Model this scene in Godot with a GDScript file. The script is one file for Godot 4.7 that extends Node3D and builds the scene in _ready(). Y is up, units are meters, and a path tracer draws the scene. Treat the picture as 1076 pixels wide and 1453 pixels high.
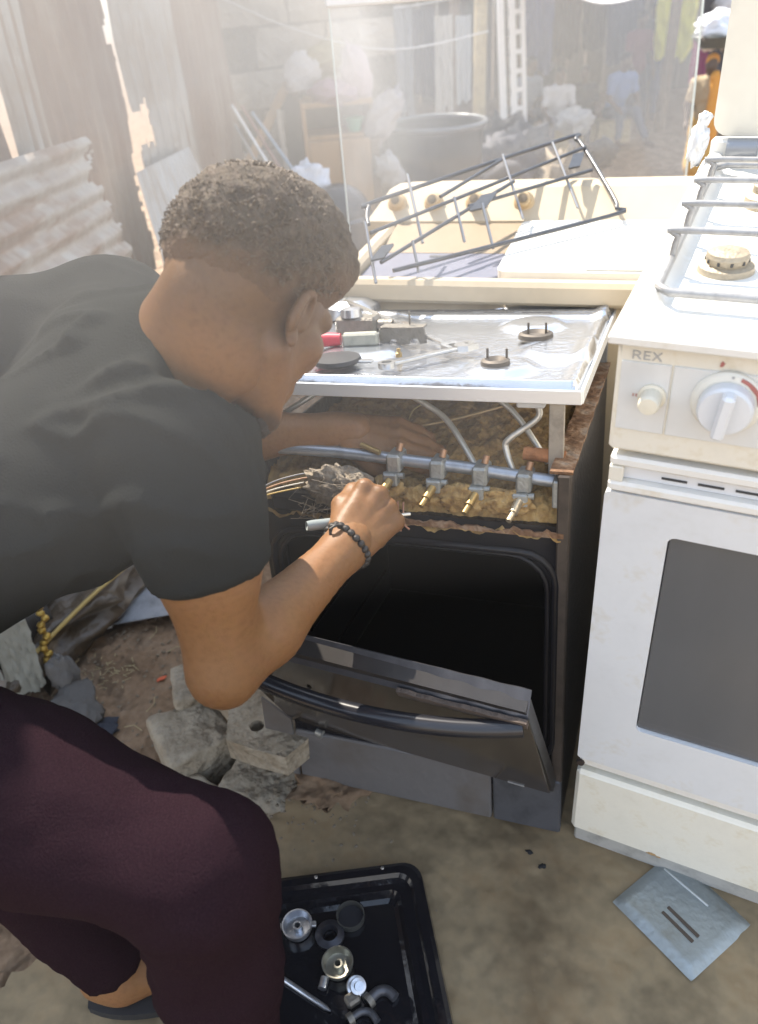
extends Node3D
# A man repairs an open gas cooker in a small yard workshop, seen from behind his right side.

var used := {}
var mats := {}
var texs := {}
var rng := RandomNumberGenerator.new()

# ------------------------------------------------------------------ scene tree helpers
func numbered(called: String) -> String:
	if not used.has(called):
		used[called] = 0
		return called
	used[called] += 1
	return "%s_%03d" % [called, used[called]]

func tag(o: Node3D, label: String, category: String, group := "") -> void:
	o.set_meta("label", label)
	o.set_meta("category", category)
	if group != "":
		o.set_meta("group", group)

func thing(called: String, label: String, category: String, xf := Transform3D.IDENTITY, group := "") -> Node3D:
	var o := Node3D.new()
	o.name = numbered(called)
	add_child(o)
	o.transform = xf
	tag(o, label, category, group)
	return o

func obj(called: String, mb, m: Material, parent: Node = self, label := "") -> MeshInstance3D:
	var o := MeshInstance3D.new()
	o.name = numbered(called) if parent == self else called
	o.mesh = mb if mb is Mesh else mb.done()
	o.material_override = m
	parent.add_child(o, true)
	if label != "":
		o.set_meta("label", label)
	return o

func struct_(called: String, mb, m: Material) -> MeshInstance3D:
	var o := obj(called, mb, m)
	o.set_meta("kind", "structure")
	return o

func piece(called: String, mb, m: Material, label: String, category: String, xf := Transform3D.IDENTITY, group := "") -> MeshInstance3D:
	var o := obj(called, mb, m)
	o.transform = xf
	tag(o, label, category, group)
	return o

# ------------------------------------------------------------------ mesh builder
class MB:
	var v := PackedVector3Array()
	var n := PackedVector3Array()
	var c := PackedColorArray()
	var uv := PackedVector2Array()
	var col := Color.WHITE
	var xf := Transform3D.IDENTITY

	func put(p: Vector3, nn: Vector3, u := Vector2.ZERO) -> void:
		v.push_back(xf * p)
		n.push_back((xf.basis * nn).normalized())
		c.push_back(col)
		uv.push_back(u)

	func tri_n(a: Vector3, b: Vector3, d: Vector3, na: Vector3, nb: Vector3, nd: Vector3) -> void:
		var g := (b - a).cross(d - a)
		if g.length_squared() < 1e-18:
			return
		if g.dot(na + nb + nd) > 0.0:
			put(a, na); put(d, nd); put(b, nb)
		else:
			put(a, na); put(b, nb); put(d, nd)

	func tri(a: Vector3, b: Vector3, d: Vector3, out: Vector3) -> void:
		var g := (b - a).cross(d - a).normalized()
		if g.dot(out) < 0.0:
			g = -g
		tri_n(a, b, d, g, g, g)

	func quad(a: Vector3, b: Vector3, d: Vector3, e: Vector3, out: Vector3) -> void:
		tri(a, b, d, out)
		tri(a, d, e, out)

	# a box with chamfered edges
	func box(ctr: Vector3, size: Vector3, bev := 0.003, bs := Basis.IDENTITY) -> void:
		var h := size * 0.5
		var b: float = min(bev, min(h.x, min(h.y, h.z)) * 0.49)
		var s := [-1.0, 1.0]
		for ax in 3:
			var a1 := (ax + 1) % 3
			var a2 := (ax + 2) % 3
			for sg in s:
				var q := []
				for k in [[-1, -1], [1, -1], [1, 1], [-1, 1]]:
					var p := Vector3.ZERO
					p[ax] = sg * h[ax]
					p[a1] = k[0] * (h[a1] - b)
					p[a2] = k[1] * (h[a2] - b)
					q.append(ctr + bs * p)
				var o := Vector3.ZERO
				o[ax] = sg
				quad(q[0], q[1], q[2], q[3], bs * o)
			for s1 in s:
				for s2 in s:
					var q := []
					for k in [[-1, 0], [1, 0], [1, 1], [-1, 1]]:
						var p := Vector3.ZERO
						p[ax] = k[0] * (h[ax] - b)
						p[a1] = s1 * (h[a1] - (b if k[1] == 0 else 0.0))
						p[a2] = s2 * (h[a2] - (0.0 if k[1] == 0 else b))
						q.append(ctr + bs * p)
					var o := Vector3.ZERO
					o[a1] = s1
					o[a2] = s2
					quad(q[0], q[1], q[2], q[3], bs * o)
		for sx in s:
			for sy in s:
				for sz in s:
					tri(ctr + bs * Vector3(sx * h.x, sy * (h.y - b), sz * (h.z - b)), ctr + bs * Vector3(sx * (h.x - b), sy * h.y, sz * (h.z - b)), ctr + bs * Vector3(sx * (h.x - b), sy * (h.y - b), sz * h.z), bs * Vector3(sx, sy, sz))

	# box given by its two corners
	func bx(a: Vector3, b: Vector3, bev := 0.002) -> void:
		box((a + b) * 0.5, (b - a).abs(), bev)

	func tube(path: Array, r, sides := 8, smooth_path := 0) -> void:
		var pts: Array = path
		if smooth_path > 0:
			pts = MB.spline(path, smooth_path)
		var m := pts.size()
		var last := Vector3.ZERO
		var prev := []
		var prevn := []
		for i in m:
			var t: Vector3 = ((pts[min(i + 1, m - 1)] as Vector3) - (pts[max(i - 1, 0)] as Vector3)).normalized()
			if last == Vector3.ZERO:
				last = t.cross(Vector3.UP if absf(t.y) < 0.9 else Vector3.RIGHT).normalized()
			last = (last - t * last.dot(t)).normalized()
			var bn := t.cross(last)
			var f := float(i) / maxi(1, m - 1)
			var rr: float = r if (r is float or r is int) else lerpf(r[int(f * (r.size() - 1))], r[min(int(f * (r.size() - 1)) + 1, r.size() - 1)], f * (r.size() - 1) - int(f * (r.size() - 1)))
			var ring := []
			var rn := []
			for k in sides:
				var a := TAU * k / sides
				var d := last * cos(a) + bn * sin(a)
				ring.append((pts[i] as Vector3) + d * rr)
				rn.append(d)
			if i > 0:
				for k in sides:
					var k2 := (k + 1) % sides
					tri_n(prev[k], prev[k2], ring[k2], prevn[k], prevn[k2], rn[k2])
					tri_n(prev[k], ring[k2], ring[k], prevn[k], rn[k2], rn[k])
			if i == 0 or i == m - 1:
				var o := -t if i == 0 else t
				for k in sides:
					tri(pts[i], ring[k], ring[(k + 1) % sides], o)
			prev = ring
			prevn = rn

	static func spline(p: Array, sub: int) -> Array:
		var out := []
		var m := p.size()
		for i in m - 1:
			var a: Vector3 = p[max(i - 1, 0)]
			var b: Vector3 = p[i]
			var d: Vector3 = p[i + 1]
			var e: Vector3 = p[min(i + 2, m - 1)]
			for k in sub:
				out.append(b.cubic_interpolate(d, a, e, float(k) / sub))
		out.append(p[m - 1])
		return out

	# profile of (radius, height) turned round local y; hard edges where the profile turns sharply
	func lathe(pr: Array, seg := 20, at := Transform3D.IDENTITY) -> void:
		var old := xf
		xf = xf * at
		for i in pr.size() - 1:
			var a: Vector2 = pr[i]
			var b: Vector2 = pr[i + 1]
			var e := b - a
			var nn := Vector2(e.y, -e.x).normalized()
			for k in seg:
				var t0 := TAU * k / seg
				var t1 := TAU * (k + 1) / seg
				var d0 := Vector3(cos(t0), 0, sin(t0))
				var d1 := Vector3(cos(t1), 0, sin(t1))
				var u := Vector3(0, nn.y, 0)
				tri_n(d0 * a.x + Vector3(0, a.y, 0), d1 * a.x + Vector3(0, a.y, 0), d1 * b.x + Vector3(0, b.y, 0), d0 * nn.x + u, d1 * nn.x + u, d1 * nn.x + u)
				tri_n(d0 * a.x + Vector3(0, a.y, 0), d1 * b.x + Vector3(0, b.y, 0), d0 * b.x + Vector3(0, b.y, 0), d0 * nn.x + u, d1 * nn.x + u, d0 * nn.x + u)
		xf = old

	# polygon in local xy pushed from z0 to z1
	func prism(poly: PackedVector2Array, z0: float, z1: float) -> void:
		var idx := Geometry2D.triangulate_polygon(poly)
		for i in range(0, idx.size(), 3):
			for z in [[z0, -1.0], [z1, 1.0]]:
				tri(Vector3(poly[idx[i]].x, poly[idx[i]].y, z[0]), Vector3(poly[idx[i + 1]].x, poly[idx[i + 1]].y, z[0]), Vector3(poly[idx[i + 2]].x, poly[idx[i + 2]].y, z[0]), Vector3(0, 0, z[1] * signf(z1 - z0)))
		var cw := 1.0 if Geometry2D.is_polygon_clockwise(poly) else -1.0
		for i in poly.size():
			var a := poly[i]
			var b := poly[(i + 1) % poly.size()]
			var o := Vector3(a.y - b.y, b.x - a.x, 0) * cw
			quad(Vector3(a.x, a.y, z0), Vector3(b.x, b.y, z0), Vector3(b.x, b.y, z1), Vector3(a.x, a.y, z1), o)

	# f(s, t) -> point for s, t in 0..1; a smooth sheet with thickness th (0: single surface)
	func sheet(f: Callable, nu: int, nv: int, th := 0.0, keep = null) -> void:
		var p := []
		for j in nv + 1:
			for i in nu + 1:
				p.append(f.call(float(i) / nu, float(j) / nv))
		var w := nu + 1
		var nn := []
		for j in nv + 1:
			for i in nu + 1:
				var dx: Vector3 = p[j * w + min(i + 1, nu)] - p[j * w + max(i - 1, 0)]
				var dy: Vector3 = p[min(j + 1, nv) * w + i] - p[max(j - 1, 0) * w + i]
				nn.append(dx.cross(dy).normalized())
		for j in nv:
			for i in nu:
				if keep != null and not keep.call((i + 0.5) / nu, (j + 0.5) / nv):
					continue
				var q := [j * w + i, j * w + i + 1, (j + 1) * w + i + 1, (j + 1) * w + i]
				for sd in ([1.0] if th == 0.0 else [1.0, -1.0]):
					var o := []
					for k in q:
						o.append((p[k] as Vector3) - (Vector3.ZERO if sd > 0.0 else (nn[k] as Vector3) * th))
					tri_n(o[0], o[1], o[2], nn[q[0]] * sd, nn[q[1]] * sd, nn[q[2]] * sd)
					tri_n(o[0], o[2], o[3], nn[q[0]] * sd, nn[q[2]] * sd, nn[q[3]] * sd)
				if th > 0.0:
					for e in [[i == 0, 0, 3], [i == nu - 1, 1, 2], [j == 0, 0, 1], [j == nv - 1, 3, 2]]:
						if e[0]:
							var a: Vector3 = p[q[e[1]]]
							var b: Vector3 = p[q[e[2]]]
							var ctr: Vector3 = (p[q[0]] + p[q[1]] + p[q[2]] + p[q[3]]) * 0.25
							quad(a, b, b - nn[q[e[2]]] * th, a - nn[q[e[1]]] * th, (a + b) * 0.5 - ctr)

	func ball(ctr: Vector3, rad: Vector3, seg := 12, bs := Basis.IDENTITY, bump := 0.0, sd := 0) -> void:
		var nz := FastNoiseLite.new()
		nz.seed = sd
		nz.frequency = 1.1
		nz.fractal_octaves = 2
		var f := func(s: float, t: float) -> Vector3:
			var a := s * TAU
			var b := (t - 0.5) * PI
			var d := Vector3(cos(b) * cos(a), sin(b), -cos(b) * sin(a))
			var k := 1.0 + bump * nz.get_noise_3dv(d * 1.2 + Vector3(sd, 0, 0)) + bump * 0.5 * nz.get_noise_3dv(d * 3.0)
			return ctr + bs * (d * rad * k)
		sheet(f, seg, maxi(4, seg * 2 / 3))

	func append_raw(pp: PackedVector3Array, nn: PackedVector3Array, cc: PackedColorArray, tr: PackedInt32Array) -> void:
		for i in tr:
			v.push_back(pp[i])
			n.push_back(nn[i])
			c.push_back(cc[i])
			uv.push_back(Vector2.ZERO)

	func done() -> ArrayMesh:
		var a := []
		a.resize(Mesh.ARRAY_MAX)
		a[Mesh.ARRAY_VERTEX] = v
		a[Mesh.ARRAY_NORMAL] = n
		a[Mesh.ARRAY_COLOR] = c
		a[Mesh.ARRAY_TEX_UV] = uv
		var me := ArrayMesh.new()
		me.add_surface_from_arrays(Mesh.PRIMITIVE_TRIANGLES, a)
		return me

# ------------------------------------------------------------------ smooth bodies: distance field and surface nets
class Field:
	var lo: Vector3
	var cs: float
	var nx: int
	var ny: int
	var nz: int
	var a := PackedFloat32Array()
	var k: float
	var rs := 1.0
	var cuts := []

	func _init(lo_: Vector3, hi_: Vector3, cs_: float, k_: float) -> void:
		lo = lo_
		cs = cs_
		k = k_
		nx = int((hi_.x - lo.x) / cs) + 2
		ny = int((hi_.y - lo.y) / cs) + 2
		nz = int((hi_.z - lo.z) / cs) + 2
		a.resize(nx * ny * nz)

	func span(mn: Vector3, mx: Vector3) -> Array:
		return [clampi(int((mn.x - lo.x) / cs), 0, nx - 1), clampi(int((mx.x - lo.x) / cs) + 1, 0, nx - 1), clampi(int((mn.y - lo.y) / cs), 0, ny - 1), clampi(int((mx.y - lo.y) / cs) + 1, 0, ny - 1), clampi(int((mn.z - lo.z) / cs), 0, nz - 1), clampi(int((mx.z - lo.z) / cs) + 1, 0, nz - 1)]

	func cap(p: Vector3, q: Vector3, r1_: float, r2_: float) -> void:
		var r1 := r1_ * rs
		var r2 := r2_ * rs
		var mg := maxf(r1, r2) + maxf(5.0 / k, cs * 2.0)
		var s := span(Vector3(minf(p.x, q.x), minf(p.y, q.y), minf(p.z, q.z)) - Vector3.ONE * mg, Vector3(maxf(p.x, q.x), maxf(p.y, q.y), maxf(p.z, q.z)) + Vector3.ONE * mg)
		var d := q - p
		var il := 1.0 / maxf(d.length_squared(), 1e-9)
		var dr := r2 - r1
		for z in range(s[4], s[5] + 1):
			for y in range(s[2], s[3] + 1):
				var i: int = (z * ny + y) * nx + s[0]
				var w := Vector3(lo.x + s[0] * cs, lo.y + y * cs, lo.z + z * cs) - p
				for x in range(s[0], s[1] + 1):
					var t := clampf(w.dot(d) * il, 0.0, 1.0)
					a[i] += exp(minf(-k * ((w - d * t).length() - r1 - dr * t), 60.0))
					i += 1
					w.x += cs

	func ell(c: Vector3, bs: Basis, r_: Vector3) -> void:
		var r := r_ * rs
		var rm := maxf(r.x, maxf(r.y, r.z))
		var mg := rm + maxf(5.0 / k, cs * 2.0)
		var s := span(c - Vector3.ONE * mg, c + Vector3.ONE * mg)
		var inv := bs.transposed()
		for z in range(s[4], s[5] + 1):
			for y in range(s[2], s[3] + 1):
				var i: int = (z * ny + y) * nx + s[0]
				var w := Vector3(lo.x + s[0] * cs, lo.y + y * cs, lo.z + z * cs) - c
				for x in range(s[0], s[1] + 1):
					var q := (inv * w) / r
					var k0 := q.length()
					var k1 := (q / r).length()
					a[i] += exp(clampf(-k * (k0 * (k0 - 1.0) / maxf(k1, 1e-6)), -60.0, 60.0))
					i += 1
					w.x += cs

	# cut away what lies past a plane, inside a sphere round the point
	func cut(p: Vector3, nrm: Vector3, rad: float) -> void:
		cuts.append([p, nrm.normalized(), rad])

	func relax(pts: PackedVector3Array, tr: PackedInt32Array, times: int) -> PackedVector3Array:
		for it in times:
			var acc := PackedVector3Array()
			acc.resize(pts.size())
			var num := PackedInt32Array()
			num.resize(pts.size())
			for t in range(0, tr.size(), 3):
				for e in 3:
					var p0 := tr[t + e]
					var p1 := tr[t + (e + 1) % 3]
					acc[p0] += pts[p1]
					acc[p1] += pts[p0]
					num[p0] += 1
					num[p1] += 1
			for i in pts.size():
				if num[i] > 0:
					pts[i] = pts[i].lerp(acc[i] / num[i], 0.5)
		return pts

	func mesh(color = null, disp = null, smooth := 0, extra: MB = null, after := 0) -> ArrayMesh:
		var ik := -1.0 / k
		for i in a.size():
			a[i] = log(a[i] + 1e-12) * ik
		for c in cuts:
			var s := span(c[0] - Vector3.ONE * c[2], c[0] + Vector3.ONE * c[2])
			for z in range(s[4], s[5] + 1):
				for y in range(s[2], s[3] + 1):
					for x in range(s[0], s[1] + 1):
						var w: Vector3 = Vector3(lo.x + x * cs, lo.y + y * cs, lo.z + z * cs) - c[0]
						if w.length() < c[2]:
							var i: int = (z * ny + y) * nx + x
							a[i] = maxf(a[i], w.dot(c[1]))
		var sy := nx
		var sz := nx * ny
		var id := PackedInt32Array()
		id.resize(a.size())
		id.fill(-1)
		var pts := PackedVector3Array()
		var gr := PackedVector3Array()
		var off := [0, 1, sy, sy + 1, sz, sz + 1, sz + sy, sz + sy + 1]
		var eds := [[0, 1], [2, 3], [4, 5], [6, 7], [0, 2], [1, 3], [4, 6], [5, 7], [0, 4], [1, 5], [2, 6], [3, 7]]
		var lim := cs * 2.5
		for z in nz - 1:
			for y in ny - 1:
				var i0 := z * sz + y * sy
				for x in nx - 1:
					var i := i0 + x
					if absf(a[i]) > lim:
						continue
					var f := [a[i], a[i + 1], a[i + sy], a[i + sy + 1], a[i + sz], a[i + sz + 1], a[i + sz + sy], a[i + sz + sy + 1]]
					var m := 0
					for q in 8:
						if f[q] < 0.0:
							m += 1
					if m == 0 or m == 8:
						continue
					var sum := Vector3.ZERO
					var cnt := 0
					for e in eds:
						var fa: float = f[e[0]]
						var fb: float = f[e[1]]
						if (fa < 0.0) != (fb < 0.0):
							var t := fa / (fa - fb)
							var pa := Vector3(e[0] & 1, (e[0] >> 1) & 1, e[0] >> 2)
							var pb := Vector3(e[1] & 1, (e[1] >> 1) & 1, e[1] >> 2)
							sum += pa.lerp(pb, t)
							cnt += 1
					id[i] = pts.size()
					pts.push_back(lo + (Vector3(x, y, z) + sum / cnt) * cs)
					gr.push_back(Vector3(f[1] + f[3] + f[5] + f[7] - f[0] - f[2] - f[4] - f[6], f[2] + f[3] + f[6] + f[7] - f[0] - f[1] - f[4] - f[5], f[4] + f[5] + f[6] + f[7] - f[0] - f[1] - f[2] - f[3]).normalized())
		var tr := PackedInt32Array()
		for z in range(1, nz - 1):
			for y in range(1, ny - 1):
				var i0 := z * sz + y * sy
				for x in range(1, nx - 1):
					var i := i0 + x
					if id[i] < 0:
						continue
					var ins := a[i] < 0.0
					for ax in [[1, sy, sz], [sy, sz, 1], [sz, 1, sy]]:
						if (a[i + ax[0]] < 0.0) != ins:
							var q := [id[i], id[i - ax[1]], id[i - ax[1] - ax[2]], id[i - ax[2]]]
							if q[0] < 0 or q[1] < 0 or q[2] < 0 or q[3] < 0:
								continue
							tr.append_array([q[0], q[1], q[2], q[0], q[2], q[3]])
		pts = relax(pts, tr, smooth)
		if disp != null:
			for i in pts.size():
				pts[i] += gr[i] * disp.call(pts[i], gr[i])
			pts = relax(pts, tr, after)
		var nn := PackedVector3Array()
		nn.resize(pts.size())
		for t in range(0, tr.size(), 3):
			var ia := tr[t]
			var ib := tr[t + 1]
			var ic := tr[t + 2]
			var g := (pts[ib] - pts[ia]).cross(pts[ic] - pts[ia])
			if g.dot(gr[ia] + gr[ib] + gr[ic]) > 0.0:
				tr[t + 1] = ic
				tr[t + 2] = ib
			else:
				g = -g
			nn[ia] += g
			nn[ib] += g
			nn[ic] += g
		var ar := []
		ar.resize(Mesh.ARRAY_MAX)
		var co := PackedColorArray()
		for i in pts.size():
			nn[i] = nn[i].normalized()
			co.push_back(color.call(pts[i], nn[i]) if color != null else Color.WHITE)
		if extra != null:
			extra.append_raw(pts, nn, co, tr)
			return null
		ar[Mesh.ARRAY_VERTEX] = pts
		ar[Mesh.ARRAY_NORMAL] = nn
		ar[Mesh.ARRAY_COLOR] = co
		ar[Mesh.ARRAY_INDEX] = tr
		var me := ArrayMesh.new()
		me.add_surface_from_arrays(Mesh.PRIMITIVE_TRIANGLES, ar)
		return me

# ------------------------------------------------------------------ textures and materials
func lin(r: float, g: float, b: float) -> Color:
	return Color(r, g, b)

func noise(sd: int, fr: float, oct := 4, kind := FastNoiseLite.TYPE_SIMPLEX_SMOOTH) -> FastNoiseLite:
	var n := FastNoiseLite.new()
	n.seed = sd
	n.frequency = fr
	n.noise_type = kind
	n.fractal_octaves = oct
	n.fractal_type = FastNoiseLite.FRACTAL_FBM
	return n

# a tileable colour texture: noise through a ramp of (offset, linear colour)
func ramp_tex(key: String, sd: int, fr: float, stops: Array, size := 256, oct := 5, stretch := Vector2(1, 1), share := 0.22) -> ImageTexture:
	if texs.has(key):
		return texs[key]
	var g := Gradient.new()
	var offs := PackedFloat32Array()
	var cols := PackedColorArray()
	for s in stops:
		offs.push_back(s[0])
		cols.push_back((s[1] as Color).linear_to_srgb())
	g.offsets = offs
	g.colors = cols
	var w := int(size / stretch.x)
	var h := int(size / stretch.y)
	var src := noise(sd, fr, oct).get_seamless_image(w, h)
	var fine := noise(sd + 50, fr * 7.0, 3).get_seamless_image(w, h)
	var im := Image.create(w, h, false, Image.FORMAT_RGB8)
	for y in h:
		for x in w:
			im.set_pixel(x, y, g.sample(clampf(src.get_pixel(x, y).r * (1.0 - share) + fine.get_pixel(x, y).r * share, 0.0, 1.0)))
	if w != h:
		im.resize(size, size, Image.INTERPOLATE_CUBIC)
	im.generate_mipmaps()
	texs[key] = ImageTexture.create_from_image(im)
	return texs[key]

func bump_tex(key: String, sd: int, fr: float, strength := 4.0, size := 256, oct := 5, stretch := Vector2(1, 1)) -> ImageTexture:
	if texs.has(key):
		return texs[key]
	var im := noise(sd, fr, oct).get_seamless_image(int(size / stretch.x), int(size / stretch.y))
	im.resize(size, size, Image.INTERPOLATE_CUBIC)
	im.convert(Image.FORMAT_RGBA8)
	im.bump_map_to_normal_map(strength)
	texs[key] = ImageTexture.create_from_image(im)
	return texs[key]

func mat(key: String, color: Color, rough := 0.6, metal := 0.0, tex: Texture2D = null, scale := 2.0, bump: Texture2D = null, bs := 0.6, world := false) -> StandardMaterial3D:
	if mats.has(key):
		return mats[key]
	var m := StandardMaterial3D.new()
	m.resource_name = key
	m.albedo_color = color.linear_to_srgb()
	m.roughness = rough
	m.metallic = metal
	if tex != null:
		m.albedo_texture = tex
	if bump != null:
		m.normal_enabled = true
		m.normal_texture = bump
		m.normal_scale = bs
	if tex != null or bump != null:
		m.uv1_triplanar = true
		m.uv1_world_triplanar = world
		m.uv1_scale = Vector3.ONE * scale
	mats[key] = m
	return m

func vmat(key: String, rough := 0.6, metal := 0.0, bump: Texture2D = null, scale := 4.0, bs := 0.5) -> StandardMaterial3D:
	var m := mat(key, Color.WHITE, rough, metal, null, scale, bump, bs)
	m.vertex_color_use_as_albedo = true
	return m

func grey(a: float) -> Color:
	return Color(a, a, a)

# ------------------------------------------------------------------ camera, sky, sun
func make_view() -> void:
	var cam := Camera3D.new()
	cam.name = "camera"
	var pitch := deg_to_rad(34.0)
	var roll := deg_to_rad(-4.5)
	var f := Vector3(0, -sin(pitch), -cos(pitch))
	var r0 := Vector3.RIGHT
	var u0 := r0.cross(f)
	var r := r0 * cos(roll) + u0 * sin(roll)
	var u := u0 * cos(roll) - r0 * sin(roll)
	cam.transform = Transform3D(Basis(r, u, -f), Vector3(0, 1.13, 0))
	cam.fov = 66.41
	cam.near = 0.05
	cam.far = 120.0
	var lens := CameraAttributesPhysical.new()
	lens.frustum_focal_length = 18.336
	lens.frustum_focus_distance = 0.98
	lens.frustum_near = 0.05
	lens.frustum_far = 120.0
	lens.exposure_aperture = 3.2
	cam.attributes = lens
	add_child(cam)
	cam.current = true
	var we := WorldEnvironment.new()
	we.name = "environment"
	var e := Environment.new()
	e.background_mode = Environment.BG_SKY
	e.tonemap_mode = Environment.TONE_MAPPER_LINEAR
	e.tonemap_exposure = 3.5
	e.sdfgi_enabled = true
	e.ssao_enabled = true
	e.ssil_enabled = true
	var sky := Sky.new()
	var sm := ProceduralSkyMaterial.new()
	sm.sky_top_color = Color(0.56, 0.63, 0.73)
	sm.sky_horizon_color = Color(0.90, 0.87, 0.82)
	sm.sky_curve = 0.22
	sm.ground_bottom_color = Color(0.36, 0.31, 0.26)
	sm.ground_horizon_color = Color(0.70, 0.68, 0.64)
	sm.sky_energy_multiplier = 1.0
	sky.sky_material = sm
	e.sky = sky
	e.volumetric_fog_enabled = true
	e.volumetric_fog_density = 0.012
	e.volumetric_fog_albedo = Color(0.98, 0.98, 0.98)
	e.volumetric_fog_anisotropy = 0.6
	we.environment = e
	add_child(we)
	# added fog box that washes the left side pale, imitating lens glare
	var veil := FogVolume.new()
	veil.name = "glare_veil"
	veil.shape = RenderingServer.FOG_VOLUME_SHAPE_BOX
	veil.size = Vector3(2.2, 1.3, 4.6)
	veil.position = Vector3(-1.0, 1.48, -2.65)
	var fm := FogMaterial.new()
	fm.density = 0.21
	fm.albedo = Color(1.0, 0.98, 0.955)
	veil.material = fm
	add_child(veil)
	veil.set_meta("kind", "stuff")
	var sun := DirectionalLight3D.new()
	sun.name = "sun"
	sun.light_color = Color(1.0, 0.96, 0.90)
	sun.light_energy = 1.35
	sun.light_angular_distance = 0.5
	sun.shadow_enabled = true
	add_child(sun)
	var az := deg_to_rad(-28.0)
	var el := deg_to_rad(50.0)
	var to_sun := Vector3(sin(az) * cos(el), sin(el), -cos(az) * cos(el))
	sun.look_at_from_position(to_sun * 10.0, Vector3.ZERO, Vector3.UP)

# ------------------------------------------------------------------ materials used all over
var bump_fine: ImageTexture
var bump_mid: ImageTexture
var bump_rough: ImageTexture
var tx_wear: ImageTexture
var tx_soft: ImageTexture
var tx_used: ImageTexture

func make_textures() -> void:
	bump_fine = bump_tex("bump_fine", 3, 0.09, 3.0)
	bump_mid = bump_tex("bump_mid", 5, 0.03, 5.0)
	bump_rough = bump_tex("bump_rough", 9, 0.05, 9.0)
	tx_wear = ramp_tex("wear", 21, 0.02, [[0.0, grey(0.55)], [0.35, grey(0.82)], [0.6, grey(1.0)], [1.0, grey(0.9)]])
	tx_used = ramp_tex("used", 25, 0.016, [[0.0, lin(0.84, 0.78, 0.68)], [0.27, lin(0.95, 0.93, 0.89)], [0.42, grey(1.0)], [0.7, grey(0.97)], [1.0, lin(0.90, 0.89, 0.86)]], 512, 5, Vector2(1, 1), 0.3)
	tx_soft = ramp_tex("soft", 23, 0.012, [[0.0, grey(0.86)], [0.5, grey(1.0)], [1.0, grey(0.92)]])

# ------------------------------------------------------------------ ground
func steps(a: float, b: float, fine_a: float, fine_b: float, d: float) -> Array:
	var out := []
	var x := a
	while x < fine_a - 0.01:
		out.append(x)
		x += maxf(d, (fine_a - x) * 0.3)
	x = fine_a
	while x < fine_b:
		out.append(x)
		x += d
	while x < b:
		out.append(x)
		x += maxf(d, (x - fine_b) * 0.4)
	out.append(b)
	return out

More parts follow.
